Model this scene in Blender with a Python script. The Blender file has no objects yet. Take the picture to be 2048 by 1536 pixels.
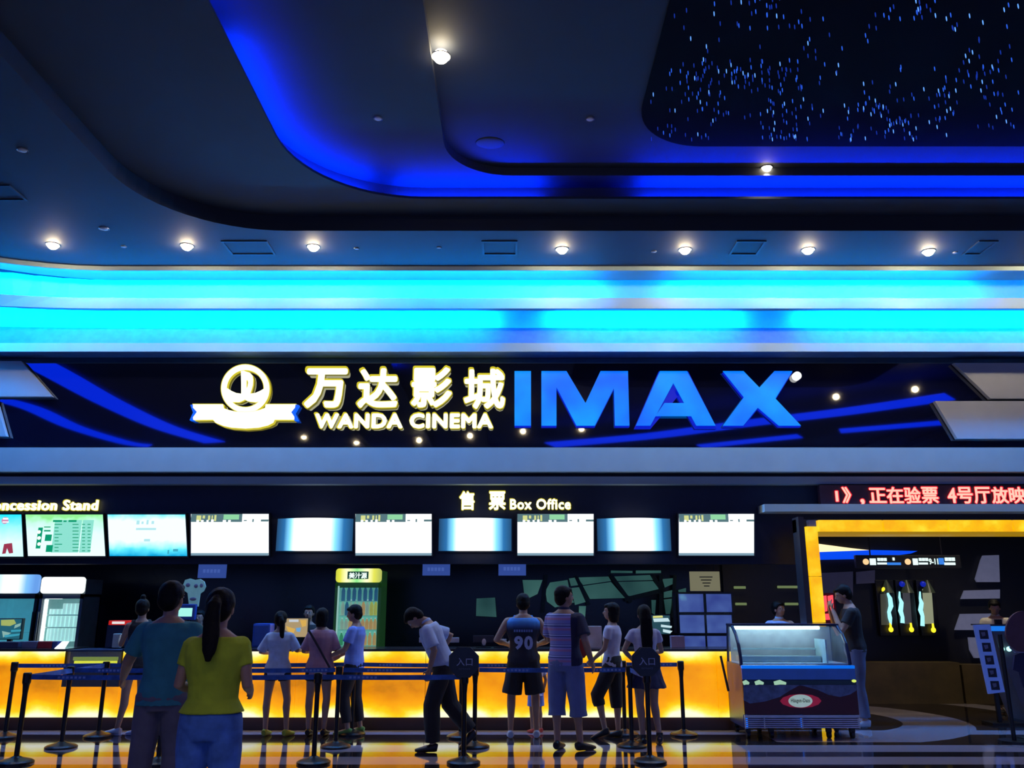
import bpy, bmesh, math, random
from mathutils import Vector, Matrix, noise
random.seed(7)
SC = bpy.context.scene
COL = SC.collection
PI = math.pi
F = 1700.0
TH = math.atan(442 / F)
EYE = 1.6
# ---------------------------------------------------------------- camera, world, exposure
cam = bpy.data.cameras.new('camera'); cam.sensor_width = 36; cam.lens = 36 * F / 2048
cam.clip_end = 200
co = bpy.data.objects.new('camera', cam); COL.objects.link(co)
co.location = (0, 0, EYE); co.rotation_euler = (PI / 2 + TH, 0, 0)
SC.camera = co
SC.view_settings.view_transform = 'Standard'; SC.view_settings.look = 'None'
SC.view_settings.exposure = 0; SC.view_settings.gamma = 1; SC.view_settings.use_curve_mapping = False
W = bpy.data.worlds.new('hall_outside'); SC.world = W; W.use_nodes = True
WB = W.node_tree.nodes['Background']; WB.inputs[0].default_value = (0.17, 0.30, 1.0, 1); WB.inputs[1].default_value = 0.5
SC.cycles.use_denoising = True
SC.cycles.max_bounces = 4; SC.cycles.diffuse_bounces = 2; SC.cycles.glossy_bounces = 2; SC.cycles.adaptive_threshold = .02; SC.cycles.sample_clamp_indirect = 4
SPOT_W = 40       # lamp power of one ceiling downlight
COVE_CYAN = 330; COVE_BLUE = 270
OPEN_GLOW = 1.0

# ---------------------------------------------------------------- geometry of the place from the lens
def ray(px, py):
    x = (px - 1024) / F; v = -(py - 768) / F
    c, s = math.cos(TH), math.sin(TH)
    return Vector((x, c - v * s, s + v * c))
def at(px, py, Y):
    d = ray(px, py); return Vector((0, 0, EYE)) + d * (Y / d.y)
def atz(px, py, z):
    d = ray(px, py); return Vector((0, 0, EYE)) + d * ((z - EYE) / d.z)
def zat(py, Y): return at(1024, py, Y).z
def xat(px, py, Y): return at(px, py, Y).x

# ---------------------------------------------------------------- materials
MC = {}
def mat(name, col=(.5, .5, .5), rough=.6, metal=0, emit=None, estr=1, spec=.5, var=.12, vs=8, bump=0, alpha=1, trans=0, coat=0):
    if name in MC: return MC[name]
    m = bpy.data.materials.new(name); m.use_nodes = True; nt = m.node_tree
    b = nt.nodes['Principled BSDF']
    b.inputs['Roughness'].default_value = rough; b.inputs['Metallic'].default_value = metal
    b.inputs['Specular IOR Level'].default_value = spec
    b.inputs['Coat Weight'].default_value = coat
    b.inputs['Alpha'].default_value = alpha; b.inputs['Transmission Weight'].default_value = trans
    tc = nt.nodes.new('ShaderNodeTexCoord'); n = nt.nodes.new('ShaderNodeTexNoise')
    n.inputs['Scale'].default_value = vs; n.inputs['Detail'].default_value = 3
    nt.links.new(tc.outputs['Object'], n.inputs['Vector'])
    r = nt.nodes.new('ShaderNodeValToRGB')
    r.color_ramp.elements[0].position = .3; r.color_ramp.elements[1].position = .7
    r.color_ramp.elements[0].color = tuple(c * (1 - var) for c in col) + (1,)
    r.color_ramp.elements[1].color = tuple(min(1, c * (1 + var)) for c in col) + (1,)
    nt.links.new(n.outputs['Fac'], r.inputs['Fac']); nt.links.new(r.outputs['Color'], b.inputs['Base Color'])
    if bump:
        bp = nt.nodes.new('ShaderNodeBump'); bp.inputs['Strength'].default_value = bump; bp.inputs['Distance'].default_value = .01
        nt.links.new(n.outputs['Fac'], bp.inputs['Height']); nt.links.new(bp.outputs['Normal'], b.inputs['Normal'])
    if emit:
        b.inputs['Emission Color'].default_value = tuple(emit) + (1,); b.inputs['Emission Strength'].default_value = estr
    MC[name] = m; return m
def nodes(m): return m.node_tree, m.node_tree.nodes, m.node_tree.links, m.node_tree.nodes['Principled BSDF']
def mathn(nt, op, a=None, b=None, c=None):
    n = nt.nodes.new('ShaderNodeMath'); n.operation = op
    for i, v in enumerate((a, b, c)):
        if v is None: continue
        if isinstance(v, (int, float)): n.inputs[i].default_value = v
        else: nt.links.new(v, n.inputs[i])
    return n.outputs[0]
def ramp(nt, fac, stops, interp='LINEAR'):
    r = nt.nodes.new('ShaderNodeValToRGB'); cr = r.color_ramp; cr.interpolation = interp
    while len(cr.elements) < len(stops): cr.elements.new(.5)
    for e, (p, c) in zip(cr.elements, stops): e.position = p; e.color = tuple(c) + (1,)
    nt.links.new(fac, r.inputs['Fac']); return r.outputs['Color']

GLOSS_BLACK = mat('black_glass', (.004, .005, .02), .03, spec=1.0, var=.05)
GLOSS_BLACK.node_tree.nodes['Principled BSDF'].inputs['IOR'].default_value = 2.0
DARK = mat('dark_navy_laminate', (.008, .012, .035), .5)
BLACK = mat('black_paint', (.006, .006, .008), .45)
BLACKM = mat('black_powder_coated_steel', (.012, .010, .012), .35, metal=.3)
GREYLIP = mat('grey_aluminium_panel', (.36, .47, .52), .55, var=.04, vs=3)
COVEW = mat('cove_wall_cyan_light_tint', (.16, .52, .75), .7, var=.03)  # cyan of the cove light put into the wall colour
CEIL = mat('ceiling_dark_plaster', (.017, .023, .040), .75, var=.06, vs=2)
CHROME = mat('brushed_chrome', (.55, .58, .66), .35, metal=.35)
def emat(name, col, s=1.0): return mat(name, (.02, .02, .02), .4, emit=col, estr=s, var=0)
CYAN_LED = emat('cyan_led', (0, .30, 1), COVE_CYAN); CYAN_FILL = emat('cyan_fill_led', (0, .30, 1), 55); WARM_HALL = emat('warm_hall_lens', (1, .80, .48), 55)
BLUE_LED = emat('blue_led', (.0, .022, 1), COVE_BLUE)
WARM = emat('warm_lamp_lens', (1, .80, .48), 260)

# ---------------------------------------------------------------- mesh helpers
def link(name, bm, m=None, parent=None, smooth=False):
    me = bpy.data.meshes.new(name)
    bmesh.ops.recalc_face_normals(bm, faces=bm.faces)
    bm.to_mesh(me); bm.free()
    for mm in (m if isinstance(m, (list, tuple)) else [m]):
        if mm: me.materials.append(mm)
    if smooth:
        for p in me.polygons: p.use_smooth = True
    o = bpy.data.objects.new(name, me); COL.objects.link(o)
    if parent: o.parent = parent; o.matrix_parent_inverse = Matrix.Translation(parent.location).inverted() if parent.rotation_euler.z == 0 else parent.matrix_basis.inverted()
    return o
def tag(o, label, cat, group=None):
    o['label'] = label; o['category'] = cat
    if group: o['group'] = group
    return o
def thing(name, label, cat, loc=(0, 0, 0), group=None):
    o = bpy.data.objects.new(name, None); COL.objects.link(o); o.location = loc; o.empty_display_size = .1
    return tag(o, label, cat, group)
def struct(o): o['kind'] = 'structure'; return o
def B(): return bmesh.new()
def box(bm, x0, x1, y0, y1, z0, z1, bev=0):
    r = bmesh.ops.create_cube(bm, size=1)
    for v in r['verts']:
        v.co = Vector(((x0 + x1) / 2 + v.co.x * (x1 - x0), (y0 + y1) / 2 + v.co.y * (y1 - y0), (z0 + z1) / 2 + v.co.z * (z1 - z0)))
    if bev:
        es = list({e for v in r['verts'] for e in v.link_edges})
        bmesh.ops.bevel(bm, geom=es, offset=bev, segments=2, affect='EDGES', profile=.7)
    return bm
def cyl(bm, p0, p1, r0, r1=None, n=16):
    r1 = r0 if r1 is None else r1
    p0, p1 = Vector(p0), Vector(p1); d = p1 - p0
    q = d.to_track_quat('Z', 'Y').to_matrix().to_4x4()
    bmesh.ops.create_cone(bm, cap_ends=True, segments=n, radius1=max(r0, 1e-4), radius2=max(r1, 1e-4), depth=d.length, matrix=Matrix.Translation((p0 + p1) / 2) @ q)
    return bm
def ell(bm, c, r, u=16, v=10, rot=None):
    m = Matrix.Translation(c) @ (rot or Matrix.Identity(4)) @ Matrix.Diagonal((r[0], r[1], r[2], 1))
    bmesh.ops.create_uvsphere(bm, u_segments=u, v_segments=v, radius=1, matrix=m); return bm
def tube(bm, pts, rad, side=(1, 0, 0), n=12):
    """closed loft along pts; rad entries are r or (r_side, r_other)"""
    pts = [Vector(p) for p in pts]; loops = []
    for i, p in enumerate(pts):
        d = (pts[min(i + 1, len(pts) - 1)] - pts[max(i - 1, 0)]).normalized()
        s = Vector(side) - d * Vector(side).dot(d)
        if s.length < 1e-3: s = Vector((0, 1, 0)) - d * d.y
        s.normalize(); t = d.cross(s)
        r = rad[i] if isinstance(rad, (list, tuple)) else rad
        if not isinstance(r, (list, tuple)): r = (r, r)
        loops.append([bm.verts.new(p + s * (math.cos(a) * r[0]) + t * (math.sin(a) * r[1])) for a in (2 * PI * k / n for k in range(n))])
    for a, b in zip(loops, loops[1:]):
        for k in range(n): bm.faces.new((a[k], a[(k + 1) % n], b[(k + 1) % n], b[k]))
    bm.faces.new(loops[0]); bm.faces.new(list(reversed(loops[-1])))
    return bm
def prism_pts(bm, pts, off):
    """polygon pts (Vectors) extruded by vector off"""
    a = [bm.verts.new(p) for p in pts]; b = [bm.verts.new(Vector(p) + Vector(off)) for p in pts]
    n = len(a)
    bm.faces.new(a); bm.faces.new(list(reversed(b)))
    for k in range(n): bm.faces.new((a[k], b[k], b[(k + 1) % n], a[(k + 1) % n]))
    return bm
def ppx(bm, pxs, Y, th):
    """upright slab whose outline is read in the picture at depth Y, thickness th towards the back"""
    return prism_pts(bm, [at(x, y, Y) for x, y in pxs], (0, th, 0))
def pbox(bm, x0, x1, y0, y1, Y, th, bev=0):
    """upright box from picture bounds measured on its front face at depth Y"""
    c = (y0 + y1) / 2
    return box(bm, xat(x0, c, Y), xat(x1, c, Y), Y, Y + th, zat(y1, Y), zat(y0, Y), bev)
def rrect(x0, x1, z0, z1, r, n=5):
    out = []
    for cx, cz, a0 in ((x1 - r, z1 - r, 0), (x0 + r, z1 - r, 90), (x0 + r, z0 + r, 180), (x1 - r, z0 + r, 270)):
        for k in range(n + 1):
            a = math.radians(a0 + 90 * k / n); out.append((cx + r * math.cos(a), cz + r * math.sin(a)))
    return out
def rslab(bm, x0, x1, z0, z1, r, y, th):
    return prism_pts(bm, [Vector((x, y, z)) for x, z in rrect(x0, x1, z0, z1, r)], (0, th, 0))

def text_mesh(body, bold=0.0, extr=0.0, union=False):
    c = bpy.data.curves.new('lettering', 'FONT'); c.body = body; c.space_character = 1.10 if len(body) > 6 else 1.0; c.extrude = extr; c.resolution_u = 3; c.offset = 0 if union else bold
    o = bpy.data.objects.new('lettering', c); COL.objects.link(o)
    dg = bpy.context.evaluated_depsgraph_get(); me = bpy.data.meshes.new_from_object(o.evaluated_get(dg))
    bpy.data.objects.remove(o); bpy.data.curves.remove(c)
    if union:
        b0 = bmesh.new(); b0.from_mesh(me); b1 = bmesh.new()
        for k in range(8):
            t = me.copy(); t.transform(Matrix.Translation((bold * math.cos(PI * k / 4), bold * math.sin(PI * k / 4), 0))); b1.from_mesh(t); bpy.data.meshes.remove(t)
        b1.to_mesh(me); b0.free(); b1.free()
    return me
def text_fit(name, body, bounds, Y, depth, m, parent, bold=0.0, px=True, split=False, shear=0):
    """lettering fitted to bounds (x0,x1,y0,y1 in the picture, or metres x0,x1,z1,z0) on a vertical face at depth Y facing -Y"""
    me = text_mesh(body, bold, .5, bold > .012)
    xs = [v.co.x for v in me.vertices]; ys = [v.co.y for v in me.vertices]
    a, b, c, d = min(xs), max(xs), min(ys), max(ys)
    if px:
        cy = (bounds[2] + bounds[3]) / 2
        X0, X1 = xat(bounds[0], cy, Y), xat(bounds[1], cy, Y); Z1, Z0 = zat(bounds[2], Y), zat(bounds[3], Y)
    else: X0, X1, Z1, Z0 = bounds
    for v in me.vertices:
        x, y, z = v.co
        v.co = ((X0 + (x - a) / (b - a) * (X1 - X0)) + shear * (y - c) / (d - c), Y + (0.5 - z) * depth - depth, Z0 + (y - c) / (d - c) * (Z1 - Z0))
    bm = B(); bm.from_mesh(me); bpy.data.meshes.remove(me)
    if not split: return [link(name, bm, m, parent)]
    # one object per letter: loose pieces joined where they share the same width of the line
    bm.verts.ensure_lookup_table(); seen = set(); isl = []
    bmesh.ops.remove_doubles(bm, verts=bm.verts, dist=1e-5); bm.verts.ensure_lookup_table()
    for v in bm.verts:
        if v.index in seen: continue
        st = [v]; seen.add(v.index); g = []
        while st:
            w = st.pop(); g.append(w.index)
            for e in w.link_edges:
                u = e.other_vert(w)
                if u.index not in seen: seen.add(u.index); st.append(u)
        X = [bm.verts[i].co.x for i in g]; isl.append([min(X), max(X), g])
    isl.sort(); out = []
    for s in isl:
        if out and s[0] < out[-1][1] - .25 * min(s[1] - s[0], out[-1][1] - out[-1][0]):
            out[-1][1] = max(out[-1][1], s[1]); out[-1][2] += s[2]
        else: out.append(s)
    obs = []
    for s in out:
        keep = set(s[2]); b2 = bm.copy(); b2.verts.ensure_lookup_table()
        bmesh.ops.delete(b2, geom=[v for v in b2.verts if v.index not in keep], context='VERTS')
        obs.append(link(name, b2, m, parent))
    bm.free(); return obs

# ================================================================ SETTING
YS = 13.2                                   # plane of the black sign panel
# floor -------------------------------------------------------------
fm = mat('polished_stone_floor', (.02, .016, .018), .06, spec=.9, var=.2, vs=3)
nt, N, L, b = nodes(fm)
b.inputs['IOR'].default_value = 2.7
geo = N.new('ShaderNodeNewGeometry'); sx = N.new('ShaderNodeSeparateXYZ'); L.new(geo.outputs['Position'], sx.inputs[0])
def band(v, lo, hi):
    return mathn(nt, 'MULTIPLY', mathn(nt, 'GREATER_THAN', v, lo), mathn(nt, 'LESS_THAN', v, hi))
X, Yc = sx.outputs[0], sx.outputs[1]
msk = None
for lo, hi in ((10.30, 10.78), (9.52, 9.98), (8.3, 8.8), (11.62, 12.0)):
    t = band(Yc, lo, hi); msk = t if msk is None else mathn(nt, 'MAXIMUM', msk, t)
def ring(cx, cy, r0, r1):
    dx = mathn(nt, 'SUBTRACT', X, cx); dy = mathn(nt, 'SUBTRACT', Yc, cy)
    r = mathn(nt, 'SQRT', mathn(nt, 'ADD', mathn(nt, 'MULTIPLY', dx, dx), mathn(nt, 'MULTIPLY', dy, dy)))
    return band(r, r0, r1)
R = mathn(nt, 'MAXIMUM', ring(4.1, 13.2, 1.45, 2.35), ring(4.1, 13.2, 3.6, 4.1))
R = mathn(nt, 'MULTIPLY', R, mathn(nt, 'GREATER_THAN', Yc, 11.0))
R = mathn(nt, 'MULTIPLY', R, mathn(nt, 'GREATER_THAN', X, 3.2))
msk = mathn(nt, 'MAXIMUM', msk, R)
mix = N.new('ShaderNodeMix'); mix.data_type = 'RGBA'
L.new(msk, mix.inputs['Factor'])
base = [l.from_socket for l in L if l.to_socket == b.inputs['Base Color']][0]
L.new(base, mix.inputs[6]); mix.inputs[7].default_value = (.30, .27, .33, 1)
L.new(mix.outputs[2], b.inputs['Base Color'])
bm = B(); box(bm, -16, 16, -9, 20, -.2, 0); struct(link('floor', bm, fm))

# walls --------------------------------------------------------------
for nm, x0, x1 in (('wall_left', -16.2, -16), ('wall_right', 16, 16.2)):
    bm = B(); box(bm, x0, x1, -9, 20, 0, 8); struct(link(nm, bm, DARK))
bm = B(); box(bm, -12, 5.3, 15.6, 15.8, 0, 4.2); struct(link('wall_far', bm, mat('back_wall_dark_tile', (.006, .010, .022), .25, var=.3, vs=1.5)))
bm = B(); box(bm, 3.75, 12, 15.5, 15.6, 0.0, 4.2); struct(link('wall_corridor', bm, mat('corridor_black_wall', (.012, .012, .014), .4)))
# dado of the corridor: brown panels with an upright joint
bm = B(); zb = zat(1325, 15.1)
box(bm, 3.75, xat(1926, 1370, 15.1) - .02, 15.1, 15.5, 0, zb); box(bm, xat(1926, 1370, 15.1) + .02, 12, 15.1, 15.5, 0, zb - .04)
struct(link('wall_dado', bm, mat('brown_dado_panel', (.085, .057, .017), .6, var=.25, vs=4)))

# ceiling: stepped plaster levels with rounded corners ----------------
Z0, Z1, Z2, Z3 = 6.75, 6.98, 7.24, 7.36
NC = 14
def rr(x0, x1, y0, y1, r):
    out = []
    for cx, cy, a0 in ((x1 - r, y1 - r, 0), (x0 + r, y1 - r, 90), (x0 + r, y0 + r, 180), (x1 - r, y0 + r, 270)):
        for k in range(NC + 1):
            a = math.radians(a0 + 90 * k / NC); out.append(Vector((cx + r * math.cos(a), cy + r * math.sin(a), 0)))
    return out
def strip(bm, A, za, Bq, zb):
    a = [bm.verts.new((p.x, p.y, za)) for p in A]; c = [bm.verts.new((p.x, p.y, zb)) for p in Bq]; n = len(a)
    for k in range(n): bm.faces.new((a[k], a[(k + 1) % n], c[(k + 1) % n], c[k]))
LA = rr(-4.95, 15, -7, 11.15, 1.75)
LB0 = rr(-2.80, 14, -6, 10.62, 1.6)
LB1 = rr(-2.98, 14.2, -6.2, 10.80, 1.78)
LC = rr(-.86, 13, -5, 10.45, .85)
OUT = rr(-16, 16, -9, 13.6, .01)
bm = B()
strip(bm, OUT, Z0, LA, Z0); strip(bm, LA, Z0, LA, Z1); strip(bm, LA, Z1, LB0, Z1)
strip(bm, LB0, Z1, LB0, Z1 + .035)
LB0b = rr(-2.83, 14.03, -6.03, 10.65, 1.63)
strip(bm, LB0, Z1 + .035, LB0b, Z1 + .035); strip(bm, LB0b, Z1 + .035, LB0b, Z1 + .01)
strip(bm, LB0b, Z1 + .01, LB1, Z1 + .01); strip(bm, LB1, Z1 + .01, LB1, Z2); strip(bm, LB1, Z2, LC, Z2); strip(bm, LC, Z2, LC, Z3)
f = [bm.verts.new((p.x, p.y, Z3)) for p in LC]; bm.faces.new(f)
struct(link('ceiling', bm, CEIL))
# blue LED tape lying in the ceiling trough, in separate lengths
tr = rr(-2.90, 14.1, -6.1, 10.72, 1.70)
def along(path, i0, i1):
    return path[i0:i1]
def led_ribbon(pts, z, w, m, label, group, name='led_strip', up=True):
    bm = B(); n = len(pts); L_, R_ = [], []
    for i, p in enumerate(pts):
        d = (pts[min(i + 1, n - 1)] - pts[max(i - 1, 0)]).normalized(); s = Vector((-d.y, d.x, 0)) * w / 2
        L_.append(p + s); R_.append(p - s)
    poly = [Vector((p.x, p.y, z)) for p in L_] + [Vector((p.x, p.y, z)) for p in reversed(R_)]
    va = [bm.verts.new(Vector((p.x, p.y, z))) for p in L_]; vb = [bm.verts.new(Vector((p.x, p.y, z))) for p in R_]
    vc = [bm.verts.new(Vector((p.x, p.y, z + .008))) for p in L_]; vd = [bm.verts.new(Vector((p.x, p.y, z + .008))) for p in R_]
    for i in range(n - 1):
        bm.faces.new((va[i], va[i + 1], vb[i + 1], vb[i])); bm.faces.new((vc[i], vd[i], vd[i + 1], vc[i + 1]))
        bm.faces.new((va[i], vc[i], vc[i + 1], va[i + 1])); bm.faces.new((vb[i], vb[i + 1], vd[i + 1], vd[i]))
    return tag(link(name, bm, m), label, 'led light', group)
def dense(a, b_, n): return [Vector(a).lerp(Vector(b_), k / n) for k in range(n + 1)]
xl = -2.90
corner = tr[NC + 1:2 * NC + 2]          # from far straight to left straight
y110, y290 = atz(480, 125, Z1).y, atz(575, 285, Z1).y
led_ribbon(dense((xl, y110, 0), (xl, 9.02, 0), 4) + list(reversed(corner))[:int(NC * .80)], Z1 + .015, .05, BLUE_LED, 'blue glow running down the left curve and corner of the ceiling cove', 'blue cove lights of the ceiling')
led_ribbon(dense((xl, 6.45, 0), (xl, y110 - .75, 0), 4), Z1 + .015, .05, BLUE_LED, 'blue glow of the ceiling cove at the very top of the picture, left', 'blue cove lights of the ceiling')
xa, xb = xat(790, 380, 10.72), xat(1085, 380, 10.72)
led_ribbon(dense((xa, 10.72, 0), (xb, 10.72, 0), 4), Z1 + .015, .05, BLUE_LED, 'short straight blue cove light left of the gap in the far ceiling edge', 'blue cove lights of the ceiling')
led_ribbon(dense((xat(1280, 380, 10.72), 10.72, 0), (12, 10.72, 0), 6), Z1 + .015, .05, BLUE_LED, 'long straight blue cove light along the far ceiling edge, right', 'blue cove lights of the ceiling')

# facade: stepped grey lips and cyan coves above the sign panel --------
def bendy(x, z=9): return -.15 * max(0, -6.3 - x) ** 2 * min(1, max(0, (z - BZ0) / (Z0 - BZ0))) ** 1.6
BZ0 = 5.62
XS = [-12, -9.5, -8.6, -8, -7.6, -7.2, -6.8, -6.4, -6.1, -5, -3, 0, 3, 6, 9, 12]
def run(bm, prof, bend=True, close=True):
    """closed profile [(Y,z)...] run along X"""
    loops = []
    for x in XS:
        loops.append([bm.verts.new((x, y + (bendy(x, z) if bend else 0), z)) for y, z in prof])
    n = len(prof)
    for a, c in zip(loops, loops[1:]):
        for k in range(n): bm.faces.new((a[k], a[(k + 1) % n], c[(k + 1) % n], c[k]))
    bm.faces.new(loops[0]); bm.faces.new(list(reversed(loops[-1])))
    return bm
Y1, Y2, Y3, YB = 12.86, 12.66, 12.46, 13.05
trim_i = [0]
def trim(prof, m=GREYLIP, bend=True):
    trim_i[0] += 1; return struct(link('trim_%d' % trim_i[0], run(B(), prof, bend), m))
z703, z685 = zat(703, Y1), zat(686, Y1)
trim([(Y1, z703), (Y1, z685), (Y1 + .03, z685), (Y1 + .03, z703)])
trim([(Y1 + .031, z703), (Y1 + .031, z685), (YB, zat(656, YB)), (YB + .3, zat(656, YB)), (YB + .3, z703)], mat('dim_cove_glow_blue', (.05, .13, .30), .7))  # slope coloured dark blue so its cove glow looks dimmer
z617, z595 = zat(617, Y2), zat(596, Y2)
trim([(Y2, z617), (Y2, z595), (YB, z595), (YB, z617 + .10), (Y2 + .03, z617 + .10), (Y2 + .03, z617)])
z541, z527 = zat(541, Y3), zat(527, Y3)
trim([(Y3, z541), (Y3, Z0 + .02), (YB, Z0 + .02), (YB, z541 + .07), (Y3 + .03, z541 + .07), (Y3 + .03, z541)])
# cove back wall
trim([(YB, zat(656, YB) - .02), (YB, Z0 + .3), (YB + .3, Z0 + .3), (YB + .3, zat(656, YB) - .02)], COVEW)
def cove(px0, px1, Yt, zt, label, soft=0):
    cy = 640
    x0, x1 = max(-11.9, xat(px0, cy, YB)), min(11.9, xat(px1, cy, YB))
    n = max(4, int((x1 - x0) / .4)); pts = [Vector((x0 + (x1 - x0) * k / n, 0, 0)) for k in range(n + 1)]
    bm = B(); a = []
    for p in pts:
        y = Yt + bendy(p.x, zt)
        a.append([bm.verts.new((p.x, y, zt)), bm.verts.new((p.x, y + .035, zt + .02)), bm.verts.new((p.x, y + .035, zt + .03)), bm.verts.new((p.x, y, zt + .03))])
    for u, v in zip(a, a[1:]):
        for k in range(4): bm.faces.new((u[k], u[(k + 1) % 4], v[(k + 1) % 4], v[k]))
    bm.faces.new(a[0]); bm.faces.new(list(reversed(a[-1])))
    return tag(link('led_strip', bm, CYAN_FILL if soft else CYAN_LED), label, 'led light', 'cyan cove lights above the sign')
for zt, Yt, rows, wh in ((z595 + .012, Y2 + .10, ((-700, 1195), (1345, 1945), (2120, 2700)), 'added hidden'), (z617 + .062, Y2 + .034, ((-700, 985), (1105, 1475), (1600, 2700)), 'lower'), (z541 + .034, Y3 + .034, ((-700, 1195), (1345, 1945), (2120, 2700)), 'upper')):
    for i, (a_, b_) in enumerate(rows):
        cove(a_, b_, Yt, zt, soft=wh == 'added hidden', label='%s of the %s cyan light line above the sign' % (('left length', 'middle length', 'right length')[i], wh))  # the row on the lower lip is added to fill out the upper glow

# sign panel and lower fascia
bm = B(); zs0 = zat(893, YS)
box(bm, -12, 12, YS, YS + .3, zs0 - .1, z703 + .12); struct(link('wall_sign', bm, GLOSS_BLACK))
YL = 13.0
for a_, b_, y0 in ((895, 943, YL), (953, 968, YL + .12)):
    trim([(y0, zat(b_, y0)), (y0, zat(a_, y0)), (y0 + .5, zat(a_, y0)), (y0 + .5, zat(b_, y0))], bend=False)
trim([(YL + .3, zat(955, YL + .2)), (YL + .3, zat(940, YL)), (YL + .6, zat(940, YL)), (YL + .6, zat(955, YL + .2))], DARK, False)
YH = 13.3                                   # header behind the screens
zhb = zat(1128, YH)
bm = B(); box(bm, -12, xat(1600, 1000, YH), YH, YH + .25, zhb, zat(960, YH)); struct(link('wall_header', bm, DARK))
bm = B(); box(bm, xat(1600, 1000, YH), 12, YH, YH + .25, zat(1042, YH), zat(960, YH)); struct(link('wall_header_right', bm, DARK))
# soffit over the staff area and the corridor
bm = B(); box(bm, -12, 12, YH + .2, 16.0, 3.9, 4.0); struct(link('ceiling_rear', bm, BLACK))
# grey ledge under the moving text line
Yt = 12.95
trim_i[0] += 1
bm = B(); box(bm, xat(1529, 1015, Yt), 12, Yt, Yt + .4, zat(1023, Yt), zat(1008, Yt)); struct(link('trim_%d' % trim_i[0], bm, GREYLIP))

# pale slanted panels at both ends of the sign panel
pm = mat('pale_grey_panel', (.38, .40, .46), .6, var=.04, vs=3)
for i, (pts, lab) in enumerate((
        ([(1908, 726), (2120, 726), (2120, 797), (1981, 797)], 'upper pale slanted panel at the right end of the black sign band'),
        ([(1870, 802), (2120, 802), (2120, 877), (1915, 877)], 'lower pale slanted panel at the right end of the black sign band'),
        ([(-70, 722), (42, 722), (104, 793), (-70, 793)], 'upper pale slanted panel at the left end of the black sign band'),
        ([(-70, 800), (-8, 800), (12, 872), (-70, 872)], 'lower pale slanted panel at the left picture edge of the sign band'))):
    bm = B(); ppx(bm, pts, YS - .1, .08); tag(link('wall_panel', bm, pm), lab, 'wall panel', 'pale slanted panels of the sign band')

# blue light lines on the hall ceiling which the black sign panel mirrors
def mir(px, py, z):
    p = atz(px, py, z); p.y = 2 * YS - p.y; return p
def reflected(pxs, w, lab):
    pts = [mir(x, y, Z0 - .06) for x, y in pxs]
    fine = []
    for i in range(len(pts) - 1):
        for k in range(6):
            t = k / 6; p0 = pts[max(i - 1, 0)]; p1 = pts[i]; p2 = pts[i + 1]; p3 = pts[min(i + 2, len(pts) - 1)]
            fine.append(.5 * ((2 * p1) + (p2 - p0) * t + (2 * p0 - 5 * p1 + 4 * p2 - p3) * t * t + (3 * p1 - p0 - 3 * p2 + p3) * t ** 3))
    fine.append(pts[-1])
    for p in fine: p.z = 0
    return led_ribbon(fine, Z0 - .065, w, emat('deep_blue_led', (0, .025, 1), 3), lab, 'blue light lines of the hall ceiling')
reflected([(30, 705), (110, 745), (220, 805), (330, 855), (430, 885)], .8, 'outer blue light line on the hall ceiling, mirrored left in the sign panel')
reflected([(-40, 790), (60, 815), (150, 855), (250, 885), (300, 892)], .6, 'inner blue hall ceiling line, mirrored at the left edge of the sign panel')
reflected([(1100, 890), (1300, 872), (1500, 846), (1700, 822), (1900, 793)], .95, 'upper blue light line on the hall ceiling, mirrored right in the sign panel')
reflected([(1400, 893), (1600, 872)], .7, 'short blue light line on the hall ceiling, mirrored below the big X')
reflected([(1680, 862), (1890, 845)], .7, 'lower blue hall ceiling line, mirrored right in the sign panel')

# ================================================================ CEILING FITTINGS
RINGM = mat('lamp_trim_ring', (.25, .25, .27), .4, metal=.6)
def downlight(loc, r, label, group, on=True, power=SPOT_W, ang=95, lens=None):
    t = thing('downlight' if on else 'unlit_spot', label, 'ceiling light' if on else 'ceiling fitting', loc, group)
    bm = B(); n = 24
    prev = None
    prof = [(r * 1.0, -.002), (r * 1.18, -.012), (r * 1.22, 0), (r * 1.0, .0)]
    loops = [[bm.verts.new((loc[0] + q * math.cos(2 * PI * k / n), loc[1] + q * math.sin(2 * PI * k / n), loc[2] + z)) for k in range(n)] for q, z in prof]
    for a, c in zip(loops, loops[1:] + loops[:1]):
        for k in range(n): bm.faces.new((a[k], a[(k + 1) % n], c[(k + 1) % n], c[k]))
    link('ring', bm, RINGM, t)
    bm = B(); ell(bm, (loc[0], loc[1], loc[2] - .004), (r * .97, r * .97, r * (.9 if on else .3)), 20, 12)
    link('lens', bm, (lens or WARM) if on else mat('pale_plastic', (.5, .52, .6), .4), t, True)
    if on:
        ld = bpy.data.lights.new('downlight_beam', 'SPOT'); ld.energy = power; ld.color = (1, .86, .62); ld.spot_size = math.radians(ang); ld.spot_blend = .7; ld.shadow_soft_size = .05
        lo = bpy.data.objects.new('downlight_beam', ld); COL.objects.link(lo); lo.location = (loc[0], loc[1], loc[2] - r - .03)
    return t
GD = 'downlights in a row above the sign'
ords = ('first from the left', 'second from the left', 'third from the left', 'fourth from the left, right of the gap', 'third from the right', 'second from the right', 'last on the right')
for (x, y), o_ in zip(((106, 489), (374, 491), (627, 493), (1124, 498), (1370, 499), (1616, 499), (1857, 502)), ords):
    p = atz(x, y, Z0); downlight((p.x, p.y, p.z), .078, 'warm lit downlight above the sign, ' + o_, GD, power=SPOT_W, ang=130)
p = atz(2105, 503, Z0); downlight(tuple(p), .078, 'warm lit downlight beyond the right picture edge, last of the row', GD, ang=130)
p = atz(882, 112, Z2); downlight(tuple(p), .085, 'large bright downlight high in the dark ceiling beside the rounded edge', None, power=SPOT_W, ang=120, lens=WARM_HALL)
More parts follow.
